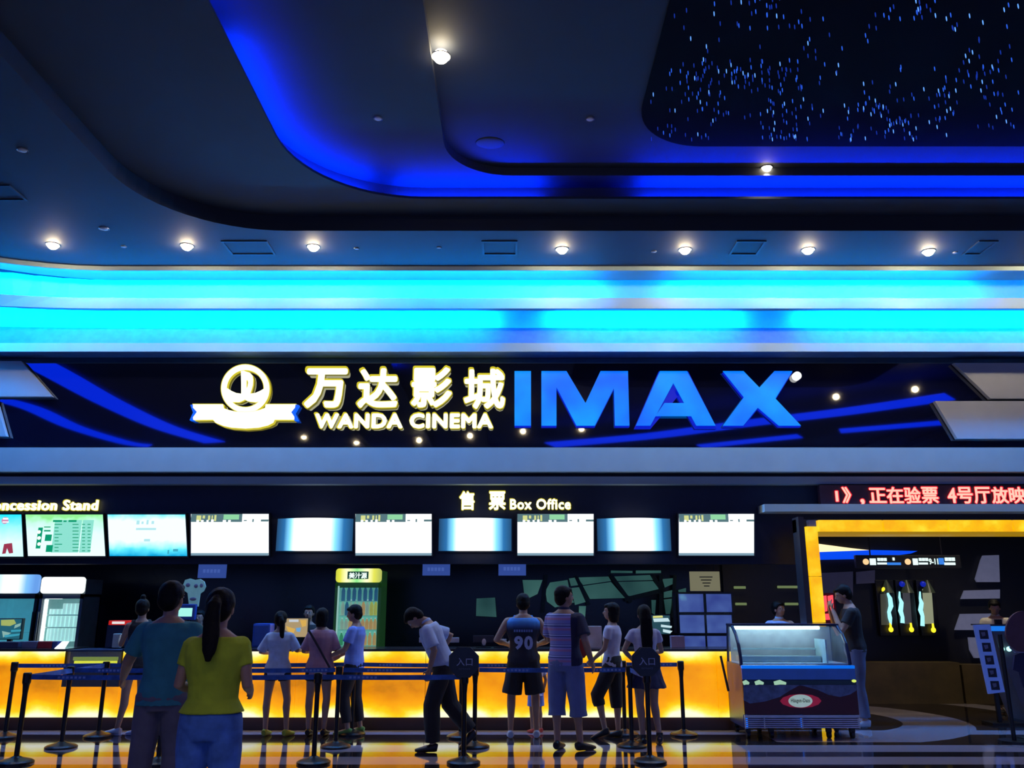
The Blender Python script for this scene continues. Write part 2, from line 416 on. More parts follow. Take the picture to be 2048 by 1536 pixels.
p = atz(1533, 335, Z3); downlight(tuple(p), .065, 'bright downlight between the starry ceiling and the straight blue cove', None, power=SPOT_W, ang=140, lens=WARM_HALL)
for x, y, r, z, lab in ((756, 237, .045, Z2, 'small pale unlit spot in the dark ceiling left of the big downlight'), (1180, 238, .045, Z3, 'small pale unlit spot in the ceiling near the starry field'),
                   (45, 300, .05, Z0, 'small pale unlit spot at the left edge of the ceiling'), (208, 457, .06, Z0, 'wide pale ceiling plate above the first two downlights'),
                   (248, 493, .035, Z0, 'small pale spot between the first and second downlight'), (713, 497, .035, Z0, 'small pale spot right of the third downlight'),
                   (878, 495, .03, Z0, 'faint small spot in the gap of the downlight row'), (1308, 503, .035, Z0, 'small pale spot between the fourth and fifth downlight'),
                   (1910, 505, .035, Z0, 'small pale spot right of the last downlight')):
    p = atz(x, y, z); downlight(tuple(p), r, lab, 'unlit spots in the ceiling', on=False)
VENT = mat('vent_black_mesh', (.01, .012, .03), .6)
for x0, x1, lab in ((462, 535, 'dark square ceiling vent between the second and third downlight'), (965, 1035, 'dark square ceiling vent before the fourth downlight'),
                    (1458, 1532, 'dark square ceiling vent between the fifth and sixth downlight'), (1925, 1995, 'dark square ceiling vent right of the last downlight'), (-60, 22, 'dark ceiling vent at the left picture edge')):
    yy = (483, 507) if x0 > 0 else (372, 398)
    a_, c_ = atz(x0, yy[1], Z0), atz(x1, yy[0], Z0)
    t = thing('ceiling_vent', lab, 'vent', ((a_.x + c_.x) / 2, (a_.y + c_.y) / 2, Z0), 'dark ceiling vents')
    bm = B(); box(bm, a_.x, c_.x, a_.y, a_.y + .03, Z0 - .015, Z0); box(bm, a_.x, c_.x, c_.y - .03, c_.y, Z0 - .015, Z0); box(bm, a_.x, a_.x + .03, a_.y, c_.y, Z0 - .015, Z0); box(bm, c_.x - .03, c_.x, a_.y, c_.y, Z0 - .015, Z0)
    link('frame', bm, VENT, t)
    bm = B(); k = a_.y + .05
    while k < c_.y - .03: box(bm, a_.x + .02, c_.x - .02, k, k + .02, Z0 - .012, Z0); k += .045
    link('grille', bm, VENT, t)
p = atz(980, 286, Z3)
bm = B(); ell(bm, p, (.19, .15, .02), 28, 8); tag(link('ceiling_speaker', bm, VENT, None, True), 'dark round ceiling speaker inside the rounded ceiling corner', 'speaker')
# eight lamps of the front part of the hall, seen only as small mirrored dots in the sign panel, lighting the people from behind
for i, (x, y) in enumerate(((608, 873), (713, 884), (838, 880), (940, 871), (1046, 862), (1163, 857), (1672, 793), (1830, 778))):
    p = mir(x, y, Z0); t = downlight((p.x, p.y, Z0 - .004), .07, 'hall downlight mirrored as a dot %s' % ('below the W', 'below the N', 'below the C', 'below the last A', 'below the big I', 'below the big M', 'right of the big X', 'near the right slanted panels')[i], 'hall downlights mirrored in the sign panel', power=60, ang=120, lens=WARM_HALL)

downlight((xat(1985, 1230, 13.75), 13.72, 3.9), .05, 'small warm added fill lamp in the low rear ceiling above the ticket desk attendant', 'added lamps of the low rear ceiling', power=120, ang=110, lens=WARM_HALL)  # unseen lamp added to brighten the ticket attendant
downlight((xat(1560, 1230, 13.2), 13.72, 3.9), .05, 'small added fill lamp in the low rear ceiling behind the freezer attendant', 'added lamps of the low rear ceiling', power=30, ang=120, lens=WARM_HALL)  # unseen lamp added to brighten the freezer attendant
# starry field; light points drawn out as drops to suggest streaks of light
sp = rr(1.55, 9.5, 4.0, 9.85, .9)
bm = B(); va = [bm.verts.new((p.x, p.y, Z3 - .03)) for p in sp]; vb = [bm.verts.new((p.x, p.y, Z3 - .002)) for p in sp]
bm.faces.new(va); bm.faces.new(list(reversed(vb)))
for k in range(len(va)): bm.faces.new((va[k], va[(k + 1) % len(va)], vb[(k + 1) % len(va)], vb[k]))
star = thing('star_ceiling_panel', 'black starry ceiling field sprinkled with small blue points of light', 'star ceiling', (5.5, 7, Z3))
link('panel', bm, mat('matt_black_fabric', (.004, .004, .006), .95, spec=.1), star)
SM = [emat('blue_star_%d' % k, c, s) for k, (c, s) in enumerate((((.02, .09, 1), .35), ((.03, .15, 1), .8), ((.12, .35, 1), 1.3)))]
rs = random.Random(3)
clusters = [(1275, 150), (1300, 200), (1345, 265), (1430, 160), (1420, 230), (1540, 155), (1545, 240), (1575, 180), (1590, 270), (1760, 245), (1740, 215), (1830, 240), (1700, 270), (1870, 190), (1980, 170), (1900, 240), (1320, 30), (1540, 20), (1850, 15), (1480, 150), (1640, 100), (2000, 220), (1960, 130), (1795, 260), (1390, 180)]
pts = []
while len(pts) < 470:
    if rs.random() < .62: cx, cy = rs.choice(clusters); x, y = rs.gauss(cx, 26), rs.gauss(cy, 22)
    else: x, y = rs.uniform(1270, 2060), rs.uniform(-20, 285)
    p = atz(x, y, Z3 - .08)
    if 1.62 < p.x < 9.3 and p.y < 9.72 and y < 284 and not (y < 120 and x < 1310 and rs.random() < .8) and not (60 < y < 120 and rs.random() < .5): pts.append(p)
def tip(bm, p, k=0): ell(bm, (p.x, p.y, Z3 - .055), (.006, .006, .032), 6, 5)
lvl = [rs.choice((0, 0, 0, 1, 1, 2)) for _ in pts]
big = sorted(range(len(pts)), key=lambda i: (-lvl[i], -pts[i].y))
for i in big[:100]:
    bm = B(); tip(bm, pts[i]); link('light_point', bm, SM[lvl[i]], star)
bm = B(); 
for j in big[100:]:
    n0 = len(bm.faces); tip(bm, pts[j]); bm.faces.ensure_lookup_table()
    for f_ in bm.faces[n0:]: f_.material_index = lvl[j]
o = link('light_points', bm, SM, star); o['kind'] = 'stuff'

# ================================================================ SIGNS
FACE = emat('lit_cream_letter_face', (1, .98, .62), 1.6); EDGE = emat('lit_yellow_letter_edge', (.85, .72, .03), .75)
IMXF = emat('lit_blue_letter_face', (0, .19, 1), 1.0)
nt, N, L, b = nodes(IMXF)
tc = N.new('ShaderNodeTexCoord'); sp_ = N.new('ShaderNodeSeparateXYZ'); L.new(tc.outputs['Object'], sp_.inputs[0])
nz = N.new('ShaderNodeTexNoise'); nz.inputs['Scale'].default_value = 1.3; L.new(tc.outputs['Object'], nz.inputs['Vector'])
L.new(ramp(nt, nz.outputs['Fac'], ((.3, (0, .13, 1)), (.7, (0, .32, 1)))), b.inputs['Emission Color'])
IMXE = emat('deep_blue_letter_return', (0, .01, .7), .8)
sg = thing('illuminated_sign', 'cream glowing round emblem, four big Chinese characters and WANDA CINEMA below', 'sign', at(700, 800, YS))
def channel(body, bounds, d, bold, name='letter', parent=sg, split=False, Y=YS, fm_=FACE, em_=EDGE, grow=3.2):
    x0, x1, y0, y1 = bounds
    fs = text_fit(name, body, bounds, Y - d, .02, fm_, parent, bold, split=split)
    g = grow / 2
    rs_ = text_fit('letter_return', body, (x0 - g, x1 + g, y0 - g, y1 + g * 1.3), Y, d, em_, parent, bold + .004, split=split)
    rs_ = sorted(rs_, key=lambda o: min(v.co.x for v in o.data.vertices)); fs = sorted(fs, key=lambda o: min(v.co.x for v in o.data.vertices))
    if len(fs) == len(rs_):
        for a, c in zip(fs, rs_): c.parent = a
    return fs
for ch, bd, bo in (('万', (610, 694, 737, 816), .034), ('达', (716, 796, 737, 816), .034), ('影', (823, 904, 735, 815), .03), ('城', (928, 1010, 738, 818), .028)):
    channel(ch, bd, .10, bo)
channel('WANDA CINEMA', (630, 986, 827, 857), .08, .05, split=True, grow=2.4)
# emblem
def epx(bm, fx, Y, th, pts): return prism_pts(bm, [at(x, y, Y) for x, y in pts], (0, th, 0))
def crop(x, y): return 370 + x * .12207, 720 + y * .12207
def circ(cx, cy, r, a0, a1, n): return [(cx + r * math.cos(math.radians(a0 + (a1 - a0) * k / n)), cy - r * math.sin(math.radians(a0 + (a1 - a0) * k / n))) for k in range(n + 1)]
em = None
def ringpx(bm, cx, cy, ro, ri, Y, th, n=48):
    A = [[bm.verts.new(at(cx + r * math.cos(2 * PI * k / n), cy + r * math.sin(2 * PI * k / n), Y) + Vector((0, t, 0))) for k in range(n)] for r, t in ((ro, 0), (ri, 0), (ri, th), (ro, th))]
    for a, c in zip(A, A[1:] + A[:1]):
        for k in range(n): bm.faces.new((a[k], a[(k + 1) % n], c[(k + 1) % n], c[k]))
def emblem(Y, th, g):
    bm = B(); ringpx(bm, 490.4, 777, 48 + g, 37.5 - g, Y, th)
    # boat hull between the two arcs
    hull = [(695, 460), (760, 505), (840, 540), (915, 550), (1065, 550), (1150, 540), (1230, 505), (1290, 470), (1330, 560), (1300, 640), (1160, 690), (1060, 680), (1010, 665), (978, 645), (940, 665), (880, 690), (770, 685), (700, 650), (655, 560)]
    epx(bm, 0, Y, th, [crop(x, y) for x, y in hull])
    # sail shaped like a tall P
    sail = [(920, 560), (920, 400), (915, 180), (960, 175), (1020, 195), (1085, 225), (1110, 290), (1112, 370), (1095, 450), (1060, 560)]
    inner = [(1003, 560), (1003, 470), (1003, 330)]
    epx(bm, 0, Y, th, [crop(x, y) for x, y in [(920, 560), (920, 400), (915, 180), (960, 175), (1003, 190), (1003, 330), (1003, 480), (1003, 560)]])
    epx(bm, 0, Y, th, [crop(x, y) for x, y in [(1003, 190), (1060, 205), (1100, 250), (1112, 320), (1108, 400), (1090, 470), (1060, 560), (1003, 560), (1003, 480), (1025, 430), (1033, 370), (1025, 330), (1003, 325)]])
    return bm
link('emblem', emblem(YS - .10, .02, 0), FACE, sg); link('emblem_return', emblem(YS - .08, .08, 1.3), EDGE, sg)
rib = [(130, 725), (620, 725), (632, 790), (720, 820), (830, 845), (985, 852), (1130, 840), (1230, 815), (1312, 785), (1320, 725), (1810, 725), (1800, 780), (1740, 855), (1790, 930), (1790, 975), (1465, 975), (1440, 1025), (1350, 1070), (1200, 1105), (985, 1120), (760, 1105), (620, 1075), (500, 1025), (455, 975), (135, 980), (130, 940), (195, 850), (130, 780)]
bm = B(); ppx(bm, [crop(x, y) for x, y in rib], YS - .12, .02); link('ribbon', bm, FACE, sg)
bm = B(); c0 = crop(985, 900); ppx(bm, [(c0[0] + (x - c0[0]) * 1.012, c0[1] + (y - c0[1]) * 1.06) for x, y in (crop(x, y) for x, y in rib)], YS - .10, .1); link('ribbon_return', bm, EDGE, sg)
bm = B()
ends = ([(85, 735), (140, 727), (200, 855), (140, 985), (75, 985), (130, 860)], [(1800, 727), (1862, 735), (1790, 860), (1850, 985), (1785, 985), (1735, 855)])
for tail in ends:
    bm = B(); ppx(bm, [crop(x, y) for x, y in tail], YS - .118, .1); link('ribbon_tail', bm, emat('blue_ribbon_end', (0, .12, 1), 1), sg)

ix = thing('illuminated_sign', 'huge bright blue IMAX letters on the black band', 'sign', at(1310, 800, YS))
IM = {'I': [[(1029, 742), (1062, 742), (1062, 851), (1029, 851)]],
      'M': [[(1083, 742), (1133, 742), (1171, 806), (1201, 742), (1256, 742), (1259, 851), (1230, 851), (1228, 776), (1190, 851), (1153, 851), (1113, 774), (1113, 851), (1083, 851)]],
      'A': [[(1320, 742), (1374, 742), (1431, 851), (1394, 851), (1384, 833), (1376, 807), (1348, 764), (1330, 800), (1332, 833), (1309, 833), (1301, 851), (1273, 851)]],
      'X': [[(1446, 742), (1487, 742), (1519, 775), (1549, 742), (1585, 742), (1551, 797), (1602, 851), (1558, 851), (1516, 815), (1487, 851), (1446, 851), (1488, 794)]]}
def grow_poly(p, g):
    cx = sum(x for x, y in p) / len(p); cy = sum(y for x, y in p) / len(p)
    return [(x + (g if x > cx else -g), y + (g if y > cy else -g)) for x, y in p]
for ch, polys in IM.items():
    Yf = YS - .09
    bm = B()
    if ch == 'A':
        # outer letter as three strokes so the counter stays open
        for q in ([(1320, 742), (1347, 742), (1347, 766), (1301, 851), (1272, 851)], [(1347, 742), (1374, 742), (1431, 851), (1393, 851), (1347, 766)], [(1329, 806), (1369, 806), (1383, 832), (1311, 832)]):
            ppx(bm, q, Yf, .02)
    else: ppx(bm, polys[0], Yf, .02)
    f_ = link('letter', bm, IMXF, ix)
    bm = B()
    for q in (polys if ch != 'A' else [[(1318, 740), (1376, 740), (1376, 766), (1302, 854), (1269, 854)], [(1318, 740), (1376, 740), (1434, 854), (1391, 854), (1341, 766)]]):
        ppx(bm, [(x, y + 2.5) for x, y in q], Yf + .021, .069)
    link('letter_return', bm, IMXE, f_)
bm = B(); cp = at(1595, 751, YS - .1); cyl(bm, cp, cp + Vector((0, .08, 0)), .066, n=24); link('registered_mark', bm, emat('white_lit_dot', (1, 1, 1), 1.5), ix)

b1 = thing('illuminated_sign', 'small cream glowing Chinese characters and Box Office above the white screens', 'sign', at(1030, 1000, YH))
for ch, bd in (('售', (919, 949, 983, 1020)), ('票', (978, 1011, 983, 1020))): channel(ch, bd, .06, .03, parent=b1, Y=YH, grow=2)
channel('Box Office', (1020, 1141, 998, 1019), .05, .034, parent=b1, Y=YH, split=True, grow=2)
b2 = thing('illuminated_sign', 'cream glowing Concession Stand lettering cut by the left picture edge', 'sign', at(80, 1010, YH))
channel('Concession Stand', (-34, 197, 1000, 1021), .05, .034, parent=b2, Y=YH, split=True, grow=2)

# moving text line above the gate
RED = emat('red_led_text', (1, .27, .21), 2.2); REDD = emat('red_led_dim', (1, .01, .03), .8)
tk = thing('led_ticker', 'red glowing moving text line above the yellow lit gate', 'display', at(1860, 990, Yt + .1))
bm = B(); pbox(bm, 1640, 2200, 970, 1008, Yt + .12, .1); link('housing', bm, mat('dark_purple_housing', (.02, .008, .02), .4), tk)
for ch, x0, x1, y0, y1 in (('丨', 1671, 1676, 982, 1003), ('》', 1684, 1702, 974, 1006), (',', 1721, 1729, 998, 1011), ('正', 1738, 1772, 976, 1006), ('在', 1773, 1806, 974, 1007), ('验', 1808, 1841, 974, 1007), ('票', 1843, 1876, 974, 1007),
                           ('4', 1895, 1912, 976, 1006), ('号', 1914, 1945, 974, 1007), ('厅', 1948, 1980, 974, 1007), ('放', 1983, 2016, 974, 1007), ('映', 2018, 2050, 974, 1007)):
    a = text_fit('character', ch, (x0, x1, y0, y1), Yt + .09, .01, RED, tk, .02)[0]
    text_fit('character_rim', ch, (x0 - 1.5, x1 + 1.5, y0 - 1.5, y1 + 1.5), Yt + .115, .02, REDD, a, .05)

# ================================================================ SCREENS
BEZ = mat('black_screen_bezel', (.008, .009, .012), .3)
WHT = emat('white_screen', (.95, 1, 1), 1.7)
YSC = YH - .16
def screen(x0, x1, y0, y1, label, group, m, skew=0, tilt=6):
    t = thing('menu_screen', label, 'screen', at((x0 + x1) / 2, y1, YSC), group)
    bm = B(); c = [(x0 - 3, y0 - 3), (x1 + 2, y0 - 3), (x1 + 3 + skew, y1 + 3), (x0 - 2 + skew, y1 + 3)]
    ppx(bm, c, YSC + .01, .09); link('bezel', bm, BEZ, t)
    bm = B(); ppx(bm, [(x0, y0), (x1, y0), (x1 + skew, y1), (x0 + skew, y1)], YSC, .008); link('display', bm, m, t)
    bm = B(); cx = (x0 + x1) / 2; pbox(bm, cx - 12, cx + 12, y0 + 20, y1 - 20, YSC + .1, YH - YSC - .105); link('wall_bracket', bm, BEZ, t)
    return t
def bits(t, lst, m, name, dy=.006):
    if len(lst) <= 10:
        for x0, x1, y0, y1 in lst: o = link(name, pbox(B(), x0, x1, y0, y1, YSC - dy, .004), m, t)
        return o
    bm = B()
    for x0, x1, y0, y1 in lst: pbox(bm, x0, x1, y0, y1, YSC - dy, .004)
    o = link(name, bm, m, t); o['kind'] = 'stuff'; return o
DGB = emat('screen_slate', (.10, .20, .22), .9); LGR = emat('screen_pale_green', (.35, .85, .45), .8)
SLATE = emat('screen_bottom_grey', (.25, .42, .52), .8); YEL = emat('screen_yellow_mark', (.75, .8, .3), .9); PALE = emat('screen_pale_blue', (.55, .85, .95), .95)
names = ('leftmost', 'second', 'third', 'rightmost')
for (x0, x1), nm in zip(((382, 537), (711, 863), (1035, 1187), (1358, 1508)), names):
    t = screen(x0, x1, 1028, 1110, 'white ticket listing screen with a dark header strip, %s of the four alike' % nm, 'white listing screens above the counter', WHT)
    w = x1 - x0; u = lambda f: x0 + f * w
    bits(t, [(u(0), u(.66), 1028, 1044)], DGB, 'header_strip', .005)
    bits(t, [(u(.42), u(.62), 1029, 1039)], LGR, 'header_glow', .007)
    bits(t, [(u(.07), u(.13), 1031, 1042), (u(.15), u(.18), 1031, 1037), (u(.22), u(.245), 1031, 1040), (u(.265), u(.28), 1031, 1041), (u(.30), u(.325), 1030, 1042)], YEL, 'header_characters', .009)
    bits(t, [(u(.07), u(.1), 1040, 1045), (u(.13), u(.16), 1040, 1045), (u(.2), u(.225), 1040, 1045), (u(.26), u(.29), 1039, 1045), (u(.41), u(.45), 1040, 1045), (u(.48), u(.51), 1040, 1045)], WHT, 'column_titles', .01)
    bits(t, [(u(.9), u(1), 1039, 1043), (u(.68), u(.72), 1040, 1042), (u(.79), u(.81), 1038, 1044)], DGB, 'header_end', .006)
    bits(t, [(u(0), u(1), 1106, 1111)], SLATE, 'footer_strip', .005)
# three drink and snack menus
gm = emat('snack_menu_white', (.8, 1, .95), 1.25)
def gradz(m, stops, lo, hi, axis=2, strength=1.2, noise_amt=0.0, ns=6):
    nt, N, L, b = nodes(m); g = N.new('ShaderNodeNewGeometry'); s_ = N.new('ShaderNodeSeparateXYZ'); L.new(g.outputs['Position'], s_.inputs[0])
    f_ = mathn(nt, 'DIVIDE', mathn(nt, 'SUBTRACT', s_.outputs[axis], lo), hi - lo)
    if noise_amt:
        n_ = N.new('ShaderNodeTexNoise'); n_.inputs['Scale'].default_value = ns; L.new(g.outputs['Position'], n_.inputs['Vector'])
        f_ = mathn(nt, 'ADD', f_, mathn(nt, 'MULTIPLY', mathn(nt, 'SUBTRACT', n_.outputs['Fac'], .5), noise_amt))
    L.new(ramp(nt, f_, stops), b.inputs['Emission Color']); b.inputs['Emission Strength'].default_value = strength
za, zb_ = zat(1112, YSC), zat(1028, YSC)
m1 = emat('menu_teal_picture', (1, 1, 1), 1); gradz(m1, ((0, (.6, 1, .95)), (.35, (.65, 1, 1)), (.75, (.2, .8, .9)), (1, (0, .7, .9))), za, zb_, noise_amt=.25)
m2 = emat('menu_green_picture', (1, 1, 1), 1); gradz(m2, ((0, (.75, 1, .95)), (.5, (.7, 1, .9)), (.8, (.5, 1, .7)), (.95, (.25, .75, .25))), za, zb_, noise_amt=.35)
m3 = emat('menu_cyan_picture', (1, 1, 1), 1); gradz(m3, ((0, (0, .35, .65)), (.15, (.1, .75, .9)), (.35, (.8, 1, 1)), (.85, (.8, 1, 1)), (1, (.1, .75, .95))), za, zb_, noise_amt=.2)
t = screen(-60, 42, 1029, 1113, 'pale teal menu screen with a red cup, cut by the left picture edge', 'snack menu screens', m1, skew=4)
bm = B(); c = at(10, 1041, YSC - .004); cyl(bm, c, c + Vector((0, .003, 0)), .052, n=20); link('round_badge', bm, emat('badge_pink', (.7, .3, .5), .9), t)
bits(t, [(6, 16, 1036, 1039), (5, 17, 1043, 1045)], WHT, 'badge_stripe', .008)
bm = B(); ppx(bm, [(4, 1108), (8, 1088), (24, 1086), (26, 1106), (18, 1107), (14, 1096), (11, 1107)], YSC - .006, .004); link('cup_picture', bm, emat('cup_red', (.42, .04, .08), .8), t)
t = screen(51, 205, 1029, 1112, 'green and white price list menu screen under Concession Stand', 'snack menu screens', m2, skew=5)
GRN = emat('menu_dark_green', (0, .35, .16), .9); MINT = emat('menu_mint_column', (.3, .85, .7), .9)
bits(t, [(106, 160, 1040, 1105), (162, 184, 1040, 1105)], MINT, 'price_column', .005)
bits(t, [(90, 103, 1069, 1082), (92, 105, 1090, 1104), (88, 101, 1053, 1055), (88, 101, 1060, 1063), (74, 83, 1055, 1097), (106, 124, 1040, 1044), (127, 133, 1041, 1044), (137, 153, 1040, 1044)], GRN, 'green_blocks', .008)
rows = []
for k in range(9):
    y = 1048 + k * 6.6; rows += [(109, 109 + (8 if k % 3 else 15), y, y + 1.6), (145, 157, y, y + 1.6), (164, 170, y, y + 1.6), (175, 181, y, y + 1.6)]
bits(t, rows, GRN, 'price_rows', .008)
bm = B()
for k in range(3): c = at(78, 1064 + 12 * k, YSC - .010); cyl(bm, c, c + Vector((0, .002, 0)), .026, n=16)
link('white_dots', bm, WHT, t)
t = screen(215, 370, 1029, 1112, 'pale cyan menu screen with a blue wave along its bottom, right of the green one', 'snack menu screens', m3, skew=4)
FA = emat('menu_faint_teal', (.5, .9, .95), .9)
bits(t, [(273, 279, 1041, 1049), (283, 287, 1043, 1048), (293, 297, 1040, 1049), (303, 308, 1042, 1048), (272, 312, 1056, 1060), (288, 300, 1078, 1083)], FA, 'faint_lettering', .008)
bits(t, [(335, 338, 1100, 1108), (346, 356, 1098, 1103)], emat('menu_teal_mark', (.05, .45, .6), .9), 'corner_mark', .008)
# three curved light boxes between the listing screens
for (x0, x1), nm in zip(((548, 701), (876, 1023), (1197, 1345)), ('left', 'middle', 'right')):
    m = emat('curved_lightbox_' + nm, (1, 1, 1), 1)
    X0, X1 = xat(x0, 1070, YSC - .1), xat(x1, 1070, YSC - .1)
    gradz(m, ((0, (.008, .04, .10)), (.11, (.015, .11, .28)), (.2, (.2, .6, .9)), (.28, (1, 1, 1)), (.70, (1, 1, 1)), (.79, (.2, .6, .9)), (.89, (.015, .12, .3)), (1, (.01, .05, .12))), X0, X1, axis=0, strength=1.5)
    t = thing('curved_light_box', 'curved glowing light box with dim blue ends, %s of three between the listing screens' % nm, 'light box', at((x0 + x1) / 2, 1105, YSC), 'curved light boxes between the screens')
    bm = B(); zt_, zb2 = zat(1037, YSC), zat(1101, YSC); n = 14
    fr, bk = [], []
    for k in range(n + 1):
        f_ = k / n; x = X0 + (X1 - X0) * f_; bul = .16 * math.sin(PI * f_)
        fr.append((bm.verts.new((x, YSC + .05 - bul, zt_)), bm.verts.new((x, YSC + .05 - bul, zb2 - .0))))
        bk.append((bm.verts.new((x, YSC + .09, zt_)), bm.verts.new((x, YSC + .09, zb2))))
    for a, c in ((fr[k], fr[k + 1]) for k in range(n)): bm.faces.new((a[0], a[1], c[1], c[0]))
    for k in range(n):
        bm.faces.new((bk[k][0], bk[k + 1][0], bk[k + 1][1], bk[k][1])); bm.faces.new((fr[k][0], fr[k + 1][0], bk[k + 1][0], bk[k][0])); bm.faces.new((fr[k][1], bk[k][1], bk[k + 1][1], fr[k + 1][1]))
    for k in (0, n): bm.faces.new((fr[k][0], bk[k][0], bk[k][1], fr[k][1]))
    link('diffuser', bm, m, t)
    bm = B(); box(bm, X0 - .02, X1 + .02, YSC + .09, YH - .03, zb2 - .02, zt_ + .02); link('housing', bm, BEZ, t)

# small blue number plates hanging under the header
for (x0, x1, y0, y1), nm in zip(((396, 452, 1129, 1156), (845, 900, 1127, 1151), (997, 1052, 1125, 1151)), ('left, above the round-headed figure', 'middle, right of the green fridge', 'right, above the jersey man')):
    t = thing('hanging_plate', 'dim blue hanging window plate, ' + nm, 'sign', at((x0 + x1) / 2, y0, YH + .1), 'dim blue hanging plates')
    bm = B(); pbox(bm, x0, x1, y0, y1, YH + .1, .03, .004); link('plate', bm, emat('dim_blue_plate', (.035, .08, .36), .75), t)
    bm = B(); zt_ = zat(y0, YH + .1)
    for x in (x0 + 6, x1 - 6): X_ = xat(x, y0, YH + .1); cyl(bm, (X_, YH + .115, zt_), (X_, YH + .115, zhb + .02), .006, n=8)
    link('hanger_rod', bm, BLACKM, t)
    bm = B()
    for k in range(5): x = x0 + 10 + k * (x1 - x0 - 20) / 5; pbox(bm, x, x + 5, (y0 + y1) / 2 - 4, (y0 + y1) / 2 + 3, YH + .095, .004)
    link('faint_marks', bm, emat('plate_mark', (.06, .12, .45), .8), t)
# beige notice board, blue poster grid
bm = B(); pbox(bm, 1380, 1440, 1143, 1182, YH + .12, .03, .006)
t = tag(link('notice_board', bm, emat('beige_lit_board', (.22, .21, .12), .75)), 'beige rectangular notice board above the blue poster grid', 'notice board')
bm = B()
for k in range(4): pbox(bm, 1399 + k * 3, 1425 - k * 2, 1153 + k * 6, 1155 + k * 6, YH + .11, .004)
link('faint_lines', bm, mat('notice_ink', (.08, .08, .05), .8), t)
bm = B(); X_ = xat(1410, 1145, YH + .13); 
bm.free()
for x in (1392, 1428): X_ = xat(x, 1145, YH + .13); bm = B(); cyl(bm, (X_, YH + .135, zat(1144, YH + .12)), (X_, YH + .135, zhb + .05), .006, n=8); link('hanger_rod', bm, BLACKM, t)
PB = emat('blue_poster', (.055, .10, .38), .8)
YP = 13.9
nt, N, L, b = nodes(PB)
g = N.new('ShaderNodeNewGeometry'); nz = N.new('ShaderNodeTexNoise'); nz.inputs['Scale'].default_value = 3.1; L.new(g.outputs['Position'], nz.inputs['Vector'])
L.new(ramp(nt, nz.outputs['Fac'], ((.35, (.035, .06, .30)), (.62, (.07, .13, .42)), (.75, (.15, .4, .6)))), b.inputs['Emission Color'])
grid = [(1358, 1407, 1188, 1224), (1413, 1463, 1188, 1224), (1360, 1409, 1230, 1266), (1414, 1464, 1230, 1266), (1362, 1411, 1272, 1300), (1415, 1464, 1272, 1300)]
for (x0, x1, y0, y1), nm in zip(grid, ('upper left', 'upper right', 'middle left', 'middle right', 'lower left', 'lower right')):
    t = thing('lit_poster', 'blue glowing poster, %s of the grid of six right of the reflections' % nm, 'poster', at((x0 + x1) / 2, y1, YP), 'blue posters in a grid')
    bm = B(); pbox(bm, x0 - 2.5, x1 + 2.5, y0 - 2.5, y1 + 2.5, YP + .01, .05); link('frame', bm, BEZ, t)
    bm = B(); pbox(bm, x0, x1, y0, y1, YP, .008); link('picture', bm, PB, t)
bm = B()
for x0, x1, z in ((1350, 1356, 0), (1462, 1468, 0)):
    box(bm, xat(x0, 1300, YP + .06), xat(x1, 1300, YP + .06), YP + .06, YP + .10, 0, zat(1185, YP))
box(bm, xat(1350, 1300, YP + .06), xat(1468, 1300, YP + .06), YP + .06, YP + .1, zat(1270, YP), zat(1267, YP)); box(bm, xat(1350, 1300, YP + .06), xat(1468, 1300, YP + .06), YP + .06, YP + .1, zat(1186, YP), zat(1184, YP))
tag(link('poster_stand', bm, BLACKM), 'black standing rack carrying the six blue posters', 'rack')

# reflection of the hall glazing, built as glowing panes and bars behind the box office
wm = emat('greenish_reflection_glow', (.05, .14, .12), .9)
nt, N, L, b = nodes(wm)
g = N.new('ShaderNodeNewGeometry'); nz = N.new('ShaderNodeTexNoise'); nz.inputs['Scale'].default_value = .9; L.new(g.outputs['Position'], nz.inputs['Vector'])
L.new(ramp(nt, nz.outputs['Fac'], ((.3, (.008, .035, .035)), (.55, (.035, .11, .10)), (.8, (.09, .22, .19)))), b.inputs['Emission Color'])
YW = 15.45
win = thing('reflected_glazing', 'dim greenish reflection of glazing with slanting bars, built as panes behind the box office', 'window', at(1240, 1300, YW)); del win['category']; win['kind'] = 'structure'
panes = [[(1091, 1182), (1100, 1165), (1135, 1160), (1140, 1185), (1148, 1205), (1110, 1215), (1094, 1203)], [(1138, 1157), (1152, 1155), (1160, 1170), (1142, 1172)],
         [(1143, 1176), (1160, 1174), (1175, 1203), (1150, 1210)], [(1155, 1155), (1217, 1153), (1222, 1162), (1166, 1170)], [(1166, 1172), (1222, 1164), (1250, 1196), (1180, 1198)],
         [(1227, 1153), (1300, 1150), (1306, 1160), (1235, 1162)], [(1236, 1164), (1306, 1162), (1318, 1178), (1260, 1192), (1252, 1190)], [(1325, 1158), (1350, 1156), (1350, 1166), (1330, 1175)],
         [(1328, 1184), (1346, 1180), (1345, 1194), (1328, 1196)], [(1328, 1199), (1345, 1197), (1340, 1228), (1332, 1228)], [(1045, 1160), (1085, 1160), (1075, 1188), (1050, 1200)], [(1303, 1200), (1312, 1200), (1310, 1230), (1304, 1226)],
         [(1222, 1141), (1265, 1142), (1265, 1146), (1222, 1146)], [(1272, 1141), (1322, 1141), (1322, 1146), (1272, 1147)], [(1158, 1212), (1172, 1212), (1170, 1236), (1158, 1236)], [(1357, 1180), (1372, 1176), (1372, 1200), (1360, 1202)],
         [(953, 1197), (990, 1195), (993, 1234), (952, 1232)]]
bm = B()
for q in panes: ppx(bm, q, YW + .02, .02)
link('reflected_pane', bm, wm, win)
bm = B()
